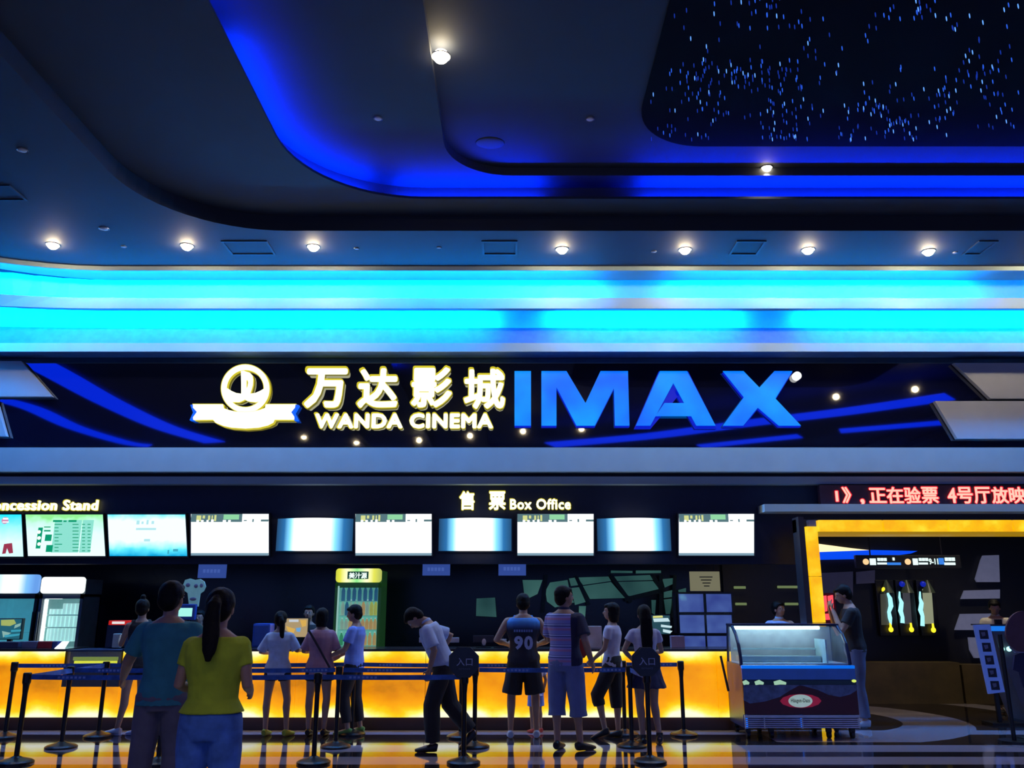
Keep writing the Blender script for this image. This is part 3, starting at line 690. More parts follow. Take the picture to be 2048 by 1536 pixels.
def bar(a, c, w, Y=YW - .02, th=.05):
    p, q = at(a[0], a[1], Y), at(c[0], c[1], Y); d = (q - p).normalized(); s = Vector((-d.z, 0, d.x)) * w / 2
    prism_pts(bm, [p + s, q + s, q - s, p - s], (0, th, 0))
for a, c in (((1085, 1225), (1092, 1150)), ((1152, 1152), (1178, 1210)), ((1222, 1150), (1262, 1205)), ((1306, 1150), (1326, 1185)), ((1322, 1150), (1322, 1240)), ((1250, 1200), (1330, 1180)), ((1350, 1150), (1346, 1235))): bar(a, c, .06)
link('reflected_bar', bm, mat('reflected_bar_dark_green', (.01, .03, .028), .5), win)

# ================================================================ GLOWING COUNTER
YC = 12.0
ztop, zpl = zat(1298, YC), .16
onyx = mat('backlit_onyx', (.3, .12, .01), .25, emit=(1, .4, 0), estr=1, spec=.4)
nt, N, L, b = nodes(onyx)
g = N.new('ShaderNodeNewGeometry'); s_ = N.new('ShaderNodeSeparateXYZ'); L.new(g.outputs['Position'], s_.inputs[0])
mp = N.new('ShaderNodeMapping'); L.new(g.outputs['Position'], mp.inputs['Vector']); mp.inputs['Scale'].default_value = (1, 1, 1.5)
n1 = N.new('ShaderNodeTexNoise'); n1.inputs['Scale'].default_value = 1.6; n1.inputs['Detail'].default_value = 7; n1.inputs['Roughness'].default_value = .62; L.new(mp.outputs[0], n1.inputs['Vector'])
n2 = N.new('ShaderNodeTexNoise'); n2.inputs['Scale'].default_value = 1.1; n2.inputs['Detail'].default_value = 1
m2_ = N.new('ShaderNodeMapping'); L.new(g.outputs['Position'], m2_.inputs['Vector']); m2_.inputs['Scale'].default_value = (1.4, 1, .0); L.new(m2_.outputs[0], n2.inputs['Vector'])
zn = mathn(nt, 'DIVIDE', mathn(nt, 'SUBTRACT', s_.outputs[2], zpl), ztop - zpl)
bot = mathn(nt, 'POWER', mathn(nt, 'SUBTRACT', 1, mathn(nt, 'MINIMUM', mathn(nt, 'MULTIPLY', zn, 2.6), 1)), 1.6)
top = mathn(nt, 'POWER', mathn(nt, 'MAXIMUM', mathn(nt, 'SUBTRACT', mathn(nt, 'MULTIPLY', zn, 4), 3), 0), .8)
lampv = mathn(nt, 'ADD', mathn(nt, 'MULTIPLY', n2.outputs['Fac'], 2.4), -.45)
glow = mathn(nt, 'MULTIPLY', mathn(nt, 'MAXIMUM', bot, top), lampv)
val = mathn(nt, 'ADD', mathn(nt, 'MULTIPLY', glow, 1.0), mathn(nt, 'MULTIPLY', mathn(nt, 'SUBTRACT', n1.outputs['Fac'], .26), .8))
L.new(ramp(nt, val, ((0, (.42, .13, .002)), (.22, (.85, .29, 0)), (.42, (1, .40, 0)), (.6, (1, .62, .005)), (.78, (1, .9, .12)), (1, (1, 1, .7)))), b.inputs['Emission Color'])
b.inputs['Emission Strength'].default_value = 1.05
cnt = thing('service_counter', 'long service counter with glowing amber marble front across the hall', 'counter', (0, YC + .35, 0))
xc1 = xat(1500, 1400, YC)
edges = [xat(x, 1380, YC) for x in (-220, -60, 120, 238, 430, 590, 850, 1020, 1205, 1436)] + [xc1]
for i in range(len(edges) - 1):
    if i == 2: continue
    bm = B(); box(bm, edges[i] + .004, edges[i + 1] - .004, YC, YC + .03, zpl, ztop - .03); link('front_panel', bm, onyx, cnt)
xr0, xr1 = edges[2], edges[3]
bm = B(); zr = zat(1374, YC + .0); box(bm, xr0 + .004, xr1 - .004, YC, YC + .03, zpl, zr); link('front_panel', bm, onyx, cnt)
# end return, slanting back to the freezer
bm = B(); prism_pts(bm, [Vector((xc1, YC, zpl)), Vector((xc1, YC + .5, zpl)), Vector((xc1, YC + .5, ztop - .03)), Vector((xc1, YC, ztop - .03))], (-.03, 0, 0)); link('end_panel', bm, onyx, cnt)
PL = mat('dark_brown_plinth', (.035, .012, .008), .35)
bm = B(); box(bm, edges[0], xc1 - .03, YC + .05, YC + .6, 0, zpl + .01); link('plinth', bm, PL, cnt)
TOPM = mat('dark_counter_top', (.03, .02, .018), .2)
bm = B(); box(bm, edges[0], xr0, YC - .03, YC + .7, ztop - .03, ztop); box(bm, xr1, xc1 + .02, YC - .03, YC + .7, ztop - .03, ztop); link('worktop', bm, TOPM, cnt)
bm = B(); box(bm, edges[0], xc1, YC + .66, YC + .69, zpl, ztop - .03); link('back_board', bm, DARK, cnt)
# warm light band behind the shelf edge of the counter: reflections of it fall on nearby things
# display case let into the counter on the left
dc = thing('display_case', 'glass display case let into the counter with a yellow-green light strip', 'display case', ((xr0 + xr1) / 2, YC + .3, zr))
zc0, zc1 = zr, zat(1300, YC)
GL = mat('clear_glass', (.75, .85, .85), .05, alpha=.16, spec=.8)
bm = B(); box(bm, xr0 + .01, xr1 - .01, YC + .1, YC + .6, zc0 + .001, zc0 + .12); box(bm, xr0 + .01, xr0 + .03, YC + .1, YC + .6, zc0, zc1); box(bm, xr1 - .03, xr1 - .01, YC + .1, YC + .6, zc0, zc1); box(bm, xr0 + .01, xr1 - .01, YC + .57, YC + .6, zc0, zc1); link('cabinet', bm, mat('case_grey_metal', (.16, .13, .12), .4), dc)
bm = B(); box(bm, xr0 + .01, xr1 - .01, YC + .0, YC + .02, zc0 + .002, zat(1334, YC)); link('lower_front', bm, mat('case_smoked_front', (.10, .085, .07), .3), dc)
bm = B(); pbox(bm, 148, 232, 1322, 1328, YC + .05, .04); link('light_strip', bm, emat('yellow_green_tube', (.7, .75, .02), 1.3), dc)
bm = B(); pbox(bm, 146, 234, 1314, 1321, YC + .06, .04); link('shelf', bm, emat('green_lit_shelf', (.25, .35, .02), .8), dc)
bm = B(); box(bm, xr0 + .03, xr1 - .03, YC + .02, YC + .03, zat(1330, YC), zc1 - .02); link('front_glass', bm, GL, dc)
bm = B(); box(bm, xr0 + .01, xr1 - .01, YC + .0, YC + .6, zc1 - .02, zc1); link('lid', bm, mat('case_lid_navy', (.03, .045, .09), .3), dc)

# ================================================================ FRIDGES AND COUNTER THINGS
def bottle(label, group, x, y, z, h, r, body, capm, tin=False):
    bm = B()
    prof = [(r * .9, 0), (r, h * .06), (r, h * .62), (r * .8, h * .72), (r * .38, h * .86), (r * .36, h * .93)] if not tin else [(r * .9, 0), (r, h * .06), (r, h * .9), (r * .85, h * .97)]
    n = 10; loops = [[bm.verts.new((x + q * math.cos(2 * PI * k / n), y + q * math.sin(2 * PI * k / n), z + zz)) for k in range(n)] for q, zz in prof]
    for a, c in zip(loops, loops[1:]):
        for k in range(n): bm.faces.new((a[k], a[(k + 1) % n], c[(k + 1) % n], c[k]))
    bm.faces.new(loops[0]); bm.faces.new(list(reversed(loops[-1])))
    o = tag(link('bottle' if not tin else 'drink_carton', bm, body, None, True), label, 'bottle' if not tin else 'carton', group)
    bm = B(); cyl(bm, (x, y, z + prof[-1][1]), (x, y, z + h), prof[-1][0] * 1.1, n=10); link('cap', bm, capm, o)
    return o
def fridge(px0, px1, ytop, ybody, Yf, depth, bodym, lightm, inm, label, cut0=True, header_label=None, tube_side=0, shelves=(), glassc=True):
    X0, X1 = xat(px0, 1220, Yf), xat(px1, 1220, Yf); zt = zat(ytop, Yf); zh = zat(ybody, Yf)
    t = thing('drinks_fridge', label, 'fridge', ((X0 + X1) / 2, Yf + depth / 2, 0))
    bm = B(); w = .05
    box(bm, X0, X0 + w, Yf + .03, Yf + depth, .08, zh); box(bm, X1 - w, X1, Yf + .03, Yf + depth, .08, zh)
    box(bm, X0, X1, Yf + .03, Yf + depth, .0, .25); box(bm, X0, X1, Yf + .05, Yf + depth, zh - .04, zt - .03); box(bm, X0, X1, Yf + depth - .04, Yf + depth, .08, zh)
    link('cabinet', bm, bodym, t)
    bm = B(); rslab(bm, X0 + .005, X1 - .005, zh + .01, zt, .05, Yf - .02, .06); link('light_header', bm, lightm, t)
    bm = B(); box(bm, X0 + w, X1 - w, Yf + depth - .06, Yf + depth - .045, .25, zh - .04); box(bm, X0 + w + .0, X0 + w + .01, Yf + .06, Yf + depth - .05, .25, zh - .04); box(bm, X1 - w - .01, X1 - w, Yf + .06, Yf + depth - .05, .25, zh - .04)
    link('liner', bm, inm, t)
    bm = B(); fw = .045
    box(bm, X0, X0 + fw, Yf, Yf + .03, .26, zh); box(bm, X1 - fw, X1, Yf, Yf + .03, .26, zh); box(bm, X0, X1, Yf, Yf + .03, zh - .07, zh); box(bm, X0, X1, Yf, Yf + .03, .26, .33)
    d = link('door', bm, bodym, t)
    bm = B(); box(bm, X0 + fw, X1 - fw, Yf + .012, Yf + .018, .33, zh - .07); link('glass', bm, GL, d)
    bm = B(); hx = X1 - fw / 2 if tube_side == 0 else X0 + fw / 2; box(bm, hx - .012, hx + .012, Yf - .035, Yf - .015, 1.0, 1.5); box(bm, hx - .01, hx + .01, Yf - .016, Yf, 1.02, 1.05); box(bm, hx - .01, hx + .01, Yf - .016, Yf, 1.45, 1.48); link('handle', bm, bodym, d)
    for z in shelves:
        bm = B(); box(bm, X0 + w, X1 - w, Yf + .08, Yf + depth - .08, z - .012, z); link('shelf', bm, inm, t)
    return t, X0, X1, zh
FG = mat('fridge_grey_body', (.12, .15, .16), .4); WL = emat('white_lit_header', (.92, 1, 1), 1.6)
INW = mat('fridge_white_liner', (.5, .62, .6), .5, emit=(.12, .30, .28), estr=.5)  # liner glows by itself, standing in for the fridge lighting
Yf = 13.55
shz = [zat(y, Yf + .1) for y in (1229, 1254, 1283)]
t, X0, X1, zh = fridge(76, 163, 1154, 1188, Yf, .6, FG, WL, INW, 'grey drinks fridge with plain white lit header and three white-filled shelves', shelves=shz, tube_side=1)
bm = B(); pbox(bm, 84, 91, 1199, 1282, Yf + .05, .02, .004); link('light_tube', bm, emat('cold_tube', (.9, 1, 1), 2.2), t)
bm = B(); pbox(bm, 91, 124, 1195, 1198, Yf + .05, .02); link('top_tube', bm, emat('cold_tube', (.9, 1, 1), 2.2), t)
WB_ = mat('white_drink_carton', (.6, .75, .72), .5, emit=(.45, .85, .8), estr=.8); WC = mat('pale_cap', (.5, .6, .6), .5, emit=(.5, .8, .8), estr=.4)  # cartons and caps emit so they look lit inside the fridge
for ri, (z, n, tall) in enumerate(zip(shz, (7, 7, 8), (.17, .17, .2))):
    for k in range(n):
        x = X0 + .13 + (X1 - X0 - .2) * k / n
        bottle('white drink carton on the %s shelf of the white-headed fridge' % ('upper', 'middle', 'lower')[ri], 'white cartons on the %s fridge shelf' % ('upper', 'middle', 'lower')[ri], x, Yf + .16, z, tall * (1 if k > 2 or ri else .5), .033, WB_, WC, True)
BLH = emat('pale_blue_header', (.5, .9, 1), 1.1)
x0_, x1_ = xat(0, 1160, Yf), xat(72, 1160, Yf)
gradz(BLH, ((0, (.15, .55, .8)), (.3, (.95, 1, 1)), (.6, (.9, 1, 1)), (.8, (.2, .5, .9)), (1, (.12, .3, .7))), x0_ - .1, x1_, axis=0, strength=1.2)
INB = mat('fridge_teal_liner', (.2, .4, .45), .5, emit=(.05, .30, .38), estr=.7)
fridge(-22, 72, 1149, 1188, Yf, .6, mat('fridge_black_body', (.02, .03, .035), .4), BLH, INB, 'black drinks fridge with pale blue lit header at the left picture edge', shelves=[1.2])
# green fridge
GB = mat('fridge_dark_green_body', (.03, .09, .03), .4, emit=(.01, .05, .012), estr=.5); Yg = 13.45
YLH = emat('yellow_green_header', (.8, .9, .3), 1)
gx0, gx1 = xat(668, 1150, Yg), xat(761, 1150, Yg)
gradz(YLH, ((0, (.45, .5, .04)), (.14, (.75, .75, .05)), (.28, (1, 1, .55)), (.5, (.25, .8, .25)), (.72, (1, 1, .6)), (.86, (.75, .75, .08)), (1, (.45, .5, .1))), gx0, gx1, axis=0, strength=1.1)
ING = mat('fridge_mint_liner', (.35, .6, .55), .5, emit=(.12, .42, .34), estr=.55)
gsh = [zat(y, Yg + .1) for y in (1202, 1231, 1259, 1291)]
t, X0, X1, zh = fridge(668, 761, 1137, 1166, Yg, .6, GB, YLH, ING, 'tall dark green drinks fridge with yellow-green lit header behind the counter', shelves=gsh)
bm = B(); pbox(bm, 695, 737, 1143, 1158, Yg - .026, .005); pl = link('header_plate', bm, emat('header_dark_green', (.005, .05, .025), .8), t)
text_fit('header_characters', '美汁源', (698, 734, 1145, 1157), Yg - .027, .004, emat('header_white_text', (.8, 1, .9), 1.3), pl, .02)
bm = B(); pbox(bm, 673, 676, 1172, 1290, Yg - .01, .009); link('door_edge_light', bm, emat('pale_edge', (.3, .55, .5), .9), t)
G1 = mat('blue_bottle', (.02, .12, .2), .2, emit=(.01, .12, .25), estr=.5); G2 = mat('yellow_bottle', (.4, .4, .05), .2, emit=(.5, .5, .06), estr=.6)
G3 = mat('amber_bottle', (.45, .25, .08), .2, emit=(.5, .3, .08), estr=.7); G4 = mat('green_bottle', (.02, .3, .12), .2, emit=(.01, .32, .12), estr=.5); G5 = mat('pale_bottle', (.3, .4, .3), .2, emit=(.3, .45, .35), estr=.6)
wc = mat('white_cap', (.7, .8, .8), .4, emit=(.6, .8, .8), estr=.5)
for ri, (z, n, h, specs, lab) in enumerate(((gsh[0], 7, .24, [G1] * 7, 'blue-labelled bottle on the top shelf of the green fridge'), (gsh[1], 9, .24, [G5, G1, G5, G5, G5, G3, G5, G2, G2], 'white-capped bottle on the second shelf of the green fridge'),
                                    (gsh[2], 9, .17, [G5, G5, G3, G3, G3, G3, G3, G3, G3], 'small amber bottle on the third shelf of the green fridge'), (gsh[3], 8, .2, [G4, G4, G4, G4, G4, G3, G3, G3], 'bottle on the lowest visible shelf of the green fridge'))):
    for k in range(n):
        x = X0 + .10 + (X1 - X0 - .20) * (k + .0) / (n - 1)
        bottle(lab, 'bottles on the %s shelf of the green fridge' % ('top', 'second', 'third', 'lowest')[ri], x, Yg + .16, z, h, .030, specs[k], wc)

# things standing on the counter
zc = ztop
def topbox(name, label, cat, px0, px1, py0, Y, th, m, bev=.006):
    bm = B(); X0, X1 = xat(px0, 1290, Y), xat(px1, 1290, Y); box(bm, X0, X1, Y, Y + th, zc, max(zc + .03, zat(py0, Y)), bev)
    return tag(link(name, bm, m), label, cat)
REDM = mat('red_cardboard', (.45, .02, .02), .5); GRY = mat('grey_purple_box', (.2, .17, .22), .6)
topbox('snack_box', 'red snack box on the left end of the counter before the white-headed fridge', 'box', 75, 103, 1283, 12.2, .15, REDM)
topbox('snack_box', 'grey snack box left of the red box on the counter', 'box', 44, 73, 1283, 12.2, .15, GRY)
topbox('snack_box', 'dark blue small box right of the red box on the counter', 'box', 104, 115, 1283, 12.2, .12, mat('navy_box', (.03, .05, .2), .5))
topbox('snack_box', 'dark flat box at the left picture edge on the counter', 'box', -10, 36, 1284, 12.2, .18, mat('dark_purple_box', (.06, .05, .09), .5))
bm = B(); p = Vector((xat(38, 1296, 12.1), 12.1, zc)); tube(bm, [p + Vector((-.10, 0, .03)), p + Vector((0, .02, .05)), p + Vector((.04, .04, .09))], [.03, .035, .02]); 
bm.free()
bm = B(); c = Vector((xat(116, 1294, 12.1), 12.12, zc)); prism_pts(bm, [c + Vector(v) for v in ((-.06, 0, .0), (.06, 0, .0), (.09, .04, .09), (.01, .05, .09))], (0, .05, 0)); tag(link('desk_lamp', bm, emat('white_lamp_box', (.9, 1, 1), 1.8)), 'small white glowing lamp box at the left counter corner', 'lamp')
# light picture boxes on stands: left edge, centre and right
def lightbox(label, px0, px1, py0, py1, Y, m, marks):
    t = thing('light_box_display', label, 'light box', (xat((px0 + px1) / 2, py1, Y), Y, zat(py1, Y)))
    bm = B(); pbox(bm, px0 - 1.5, px1 + 1.5, py0 - 1.5, py1 + 1.5, Y + .005, .08, .01); link('case', bm, BEZ, t)
    bm = B(); pbox(bm, px0, px1, py0, py1, Y, .004); link('picture', bm, m, t)
    for mm, polys, nm in marks:
        for q in polys:
            bm = B(); ppx(bm, q, Y - .004, .003); link(nm, bm, mm, t)
    cx = xat((px0 + px1) / 2, py1, Y); bm = B(); box(bm, cx - .03, cx + .03, Y + .02, Y + .07, 0.0 if Y > YC + .75 else zc, zat(py1, Y) + .01); link('stand', bm, BEZ, t)
    return t
lightbox('lit picture box with blue and green food shapes before the left fridge', -8, 41, 1238, 1278, 12.85, emat('picture_blue', (.02, .14, .2), .8),
         [(emat('picture_yellow', (.45, .55, .15), .8), [[(2, 1240), (28, 1239), (32, 1247), (20, 1252), (2, 1251)]], 'yellow_shape'), (emat('picture_pale', (.3, .55, .5), .8), [[(30, 1250), (42, 1246), (40, 1252), (28, 1257)], [(4, 1262), (22, 1266), (6, 1275)]], 'pale_shape'), (emat('picture_sky', (.05, .4, .55), .8), [[(22, 1260), (42, 1259), (41, 1263), (22, 1264)], [(8, 1270), (40, 1267), (38, 1271), (10, 1275)]], 'blue_shape')])
lightbox('warm beige lit picture box with yellow and blue marks between two women', 570, 615, 1237, 1274, 12.85, emat('picture_beige', (.45, .33, .16), .9),
         [(emat('picture_white', (.6, .65, .7), .9), [[(578, 1239), (597, 1239), (597, 1244), (578, 1244)]], 'white_lettering'), (emat('picture_gold', (.75, .45, .08), .9), [[(572, 1252), (590, 1258), (587, 1267), (576, 1262)], [(600, 1240), (613, 1240), (612, 1252), (604, 1254)]], 'gold_shape'), (emat('picture_blue_mark', (.15, .4, .75), .9), [[(592, 1256), (602, 1255), (600, 1264), (593, 1263)]], 'blue_shape')])
lightbox('small lit picture box with yellow top and white shapes left of the posters', 1304, 1340, 1231, 1268, 12.85, emat('picture_teal_dark', (.02, .08, .1), .8),
         [(emat('picture_yellow2', (.7, .7, .2), 1), [[(1306, 1232), (1325, 1231), (1326, 1235), (1306, 1236)]], 'yellow_shape'), (emat('picture_white2', (.55, .75, .8), 1), [[(1306, 1237), (1336, 1236), (1340, 1243), (1308, 1244)], [(1322, 1249), (1344, 1252), (1343, 1256), (1322, 1254)], [(1326, 1258), (1345, 1262), (1340, 1267), (1326, 1264)]], 'white_shape')])
# monitors
def monitor(label, px0, px1, py0, m, Y=12.3, logo=None, back=None):
    t = thing('counter_monitor', label, 'monitor', (xat((px0 + px1) / 2, 1290, Y), Y, zc))
    X0, X1 = xat(px0, 1280, Y), xat(px1, 1280, Y); zt_ = zat(py0, Y)
    bm = B(); box(bm, X0, X1, Y, Y + .035, zc + .07, zt_, .008); s1 = link('shell', bm, m, t)
    bm = B(); c = (X0 + X1) / 2; box(bm, c - .03, c + .03, Y + .04, Y + .06, zc + .01, zc + .16); box(bm, c - .10, c + .10, Y - .02, Y + .14, zc, zc + .012); link('foot', bm, BEZ, t)
    if logo: bm = B(); ell(bm, at(logo[0], logo[1], Y - .002), (.03, .004, .045), 12, 8); link('pale_mark', bm, mat('pale_mark', (.6, .5, .5), .4), s1)
    return t
monitor('dark monitor back with a pale spot on the counter right of the walking man', 946, 988, 1271, mat('dark_monitor', (.03, .02, .03), .35), logo=(968, 1284))
WMN = mat('white_plastic_shell', (.55, .5, .55), .4)
monitor('white monitor back behind the walking man', 838, 918, 1275, WMN)
monitor('small pale monitor left of the jersey man', 992, 1013, 1278, WMN)
bm = B(); Y = 12.2; box(bm, xat(1174, 1280, Y), xat(1204, 1280, Y), Y, Y + .04, zc, zat(1252, Y), .01); t = tag(link('upright_board', bm, mat('pale_pink_white_board', (.6, .5, .5), .5)), 'tall pale blank board standing on the counter right of the striped man', 'board')
bm = B(); box(bm, xat(1163, 1290, 12.25), xat(1180, 1290, 12.25), 12.1, 12.19, zc, zc + .04, .005); tag(link('paper_stack', bm, mat('pale_paper', (.4, .42, .5), .7)), 'low pale paper stack left of the tall blank board', 'paper')
topbox('ticket_machine', 'pale lilac box with a dark window left of the poster grid', 'box', 1343, 1370, 1272, 12.35, .12, mat('lilac_box', (.35, .22, .3), .5))
BLM = mat('blue_plastic', (.03, .09, .4), .3)
topbox('blender_machine', 'dark blue machine on the counter left of the white blouse woman', 'machine', 503, 538, 1247, 12.4, .25, BLM, .03)
t = thing('popcorn_machine', 'dark machine with red and white lit top behind the counter, left', 'machine', (xat(236, 1280, 12.4), 12.4, zc))
bm = B(); Y = 12.4; X0, X1 = xat(212, 1270, Y), xat(252, 1270, Y); box(bm, X0, X1, Y, Y + .3, zc, zat(1249, Y), .01); link('body', bm, mat('dark_blue_machine', (.012, .015, .04), .3), t)
bm = B(); pbox(bm, 217, 257, 1241, 1250, Y - .01, .2, .01); link('red_top', bm, emat('red_lit_top', (.55, .01, .0), .9), t)
bm = B(); pbox(bm, 224, 249, 1243, 1248, Y - .016, .005); link('white_strip', bm, emat('white_strip', (.8, .75, .75), 1), t)
bm = B(); box(bm, xat(230, 1280, Y), xat(246, 1280, Y), Y - .08, Y - .02, zc, zat(1267, Y), .01); tag(link('paper_cup_stack', bm, mat('pale_green_cups', (.45, .5, .42), .5)), 'pale cup stack before the red-topped machine', 'cups')
# round-headed figure standee and terminal
YTm = 12.85
t = thing('standee', 'pale blue cut-out with three round lobes on a narrow post above the green man', 'standee', (xat(389, 1240, YTm), YTm, 0))
bm = B(); outline = [(378, 1213), (375, 1186), (368, 1181), (366, 1170), (370, 1160), (380, 1157), (390, 1160), (400, 1158), (408, 1163), (411, 1173), (407, 1182), (400, 1187), (396, 1213)]
ppx(bm, outline, YTm, .03); link('cut_out', bm, mat('standee_pale_blue', (.2, .33, .36), .6, emit=(.05, .13, .15), estr=.9), t)
bm = B(); cx = xat(388, 1213, YTm); box(bm, cx - .03, cx + .03, YTm + .03, YTm + .06, zc if False else 0, zat(1200, YTm)); link('post', bm, BEZ, t)
for i, (x, y, a, c) in enumerate(((376, 1170, .035, .03), (392, 1172, .03, .03), (403, 1171, .025, .03), (386, 1198, .05, .025))):
    bm = B(); ell(bm, at(x, y, YTm - .002), (a, .004, c), 12, 8); link('lilac_spot', bm, mat('lilac_spot', (.22, .2, .3), .6), t)
t = thing('order_terminal', 'small terminal with a mint lit screen beside the man in teal', 'terminal', (xat(371, 1290, 12.3), 12.3, zc))
Y = 12.3; bm = B(); pbox(bm, 352, 390, 1208, 1240, Y, .08, .02); s1 = link('head', bm, BLM, t)
bm = B(); pbox(bm, 357, 384, 1216, 1233, Y - .006, .005); link('lit_screen', bm, emat('mint_screen', (.35, .85, .75), 1.1), s1)
bm = B(); cyl(bm, (xat(371, 1270, Y), Y + .04, zc), (xat(371, 1270, Y), Y + .04, zat(1238, Y)), .025); link('stem', bm, BEZ, t)
# greenish shelf lamps behind the freezer
LG = emat('dim_green_lamp', (.16, .22, .09), .8)
for x0, x1, y, nm in ((1468, 1491, 1175, 'upper left'), (1555, 1603, 1174, 'upper right'), (1471, 1493, 1208, 'lower left'), (1570, 1596, 1208, 'lower right')):
    bm = B(); a, c = at(x0, y, 15.4), at(x1, y, 15.4); cyl(bm, a, c, .022, .022, 10); cyl(bm, a + Vector((.05, .02, 0)), a + Vector((.05, .2, 0)), .008, n=6); cyl(bm, c + Vector((-.05, .02, 0)), c + Vector((-.05, .2, 0)), .008, n=6)
    tag(link('tube_lamp', bm, LG), 'dim green tube lamp on the dark wall behind the freezer, ' + nm, 'lamp', 'dim green tube lamps')

# ================================================================ ICE CREAM FREEZER
Yz = 11.2
fx0, fx1 = xat(1487, 1400, Yz), xat(1715, 1400, Yz)
fz = thing('ice_cream_freezer', 'ice cream display freezer with curved glass, dark red front and chrome grille', 'freezer', ((fx0 + fx1) / 2, Yz + .45, 0))
def zf(py, dy=0): return zat(py, Yz + dy)
zg0, zg1, zr1, zb1, zgl, ztp = zf(1457), zf(1430), zf(1370), zf(1336), zf(1330), zat(1252, Yz + .42)
DEP = .76
bm = B(); box(bm, fx0, fx1, Yz + .06, Yz + DEP, zg0, zg1)
prism_pts(bm, [Vector((fx0, y, z)) for y, z in ((Yz + .02, zg1), (Yz, zr1), (Yz + .02, zb1), (Yz + .10, zgl), (Yz + DEP, zgl), (Yz + DEP, zg1))], (fx1 - fx0, 0, 0)); link('body', bm, mat('freezer_navy_body', (.02, .03, .10), .3), fz)
def front_slab(py0, py1, off, th, m, name, inset=.0):
    bm = B(); box(bm, fx0 + inset, fx1 - inset, Yz - off, Yz - off + th, zf(py1), zf(py0)); return link(name, bm, m, fz)
front_slab(1372, 1429, .012, .03, mat('dark_red_panel', (.075, .004, .008), .25, var=.05), 'red_panel')
front_slab(1338, 1359, .010, .03, mat('freezer_blue_band', (.03, .08, .36), .3, emit=(.005, .02, .1), estr=.6), 'blue_band')
front_slab(1331, 1337, .016, .05, emat('bright_blue_edge', (.0, .16, .9), .9), 'blue_edge')
front_slab(1361, 1369, .012, .03, mat('dark_chrome_strip', (.06, .08, .08), .15, metal=.8), 'chrome_strip')
for x0, x1 in ((1486, 1498), (1510, 1527), (1548, 1572)):
    bm = B(); c0, c1 = at(x0, 1365, Yz - .016), at(x1, 1365, Yz - .016); tube(bm, [c0 + Vector((0, 0, -.01)), (c0 + c1) / 2 + Vector((0, 0, .004)), c1 + Vector((0, 0, -.012))], [(.006, .022), (.006, .028), (.006, .014)], side=(0, 1, 0)); link('pale_highlight', bm, emat('pale_green_glow', (.35, .6, .42), .9), fz)
bm = B(); c0 = at(1708, 1362, Yz - .016); ell(bm, c0, (.03, .01, .018), 12, 8); link('corner_lamp', bm, emat('lime_lamp', (.6, .75, .12), 1.1), fz)
# misty lens-shaped panels over the red
GWV = mat('grey_blue_wave', (.11, .15, .27), .35, var=.35, vs=14)
bm = B(); ppx(bm, [(1487, 1370), (1600, 1370), (1578, 1382), (1560, 1394), (1530, 1403), (1500, 1407), (1487, 1400)], Yz - .018, .005); link('wave_panel', bm, GWV, fz)
bm = B(); ppx(bm, [(1600, 1370), (1714, 1370), (1713, 1381), (1700, 1389), (1680, 1394), (1658, 1390), (1636, 1380)], Yz - .018, .005); link('wave_panel', bm, GWV, fz)
def ellp(bm, cx, cy, rx, ry, Y, th, n=36): return prism_pts(bm, [at(cx + rx * math.cos(2 * PI * k / n), cy + ry * math.sin(2 * PI * k / n), Y) for k in range(n)], (0, th, 0))
bm = B(); ppx(bm, [(1560, 1402), (1566, 1395), (1580, 1390), (1602, 1388), (1624, 1390), (1637, 1395), (1643, 1402), (1637, 1409), (1624, 1414), (1602, 1416), (1580, 1414), (1566, 1409)], Yz - .024, .005); bd = link('badge', bm, mat('raspberry_badge', (.5, .02, .06), .35, emit=(.25, .01, .03), estr=.5), fz)
bm = B(); ellp(bm, 1601, 1402, 24, 13, Yz - .028, .004); o = link('badge_centre', bm, mat('cream_badge', (.6, .72, .62), .4, emit=(.35, .5, .42), estr=.6), bd)
text_fit('badge_lettering', 'Häagen-Dazs', (1582, 1620, 1397, 1407), Yz - .029, .003, mat('badge_ink', (.02, .05, .03), .6), bd, .01)
# chrome grille
bm = B()
for k in range(6): z = zg0 + .012 + (zg1 - zg0 - .02) * k / 6; cyl(bm, (fx0 + .01, Yz + .0, z), (fx1 - .01, Yz + .0, z), .0075, n=8)
for x in (fx0 + .005, fx0 + (fx1 - fx0) * .17, fx0 + (fx1 - fx0) * .5, fx1 - .005): box(bm, x - .006, x + .006, Yz - .008, Yz + .012, zg0, zg1)
link('grille', bm, CHROME, fz)
front_slab(1430, 1434, .015, .03, CHROME, 'chrome_rail')
bm = B(); box(bm, fx0 + .02, fx0 + .04, Yz + .015, Yz + .03, zg0, zg1); box(bm, (fx0 + fx1) / 2 - .01, (fx0 + fx1) / 2 + .01, Yz + .015, Yz + .03, zg0, zg1); link('blue_light', bm, emat('blue_grille_led', (0, .15, 1), 1.6), fz)
for x in (fx0 + .06, fx0 + .35, fx1 - .35, fx1 - .06):
    for y in (Yz + .12, Yz + DEP - .1):
        bm = B(); cyl(bm, (x - .02, y, .045), (x + .02, y, .045), .045, n=14); box(bm, x - .03, x + .03, y - .03, y + .03, .07, zg0 + .005); link('caster', bm, BLACKM, fz)
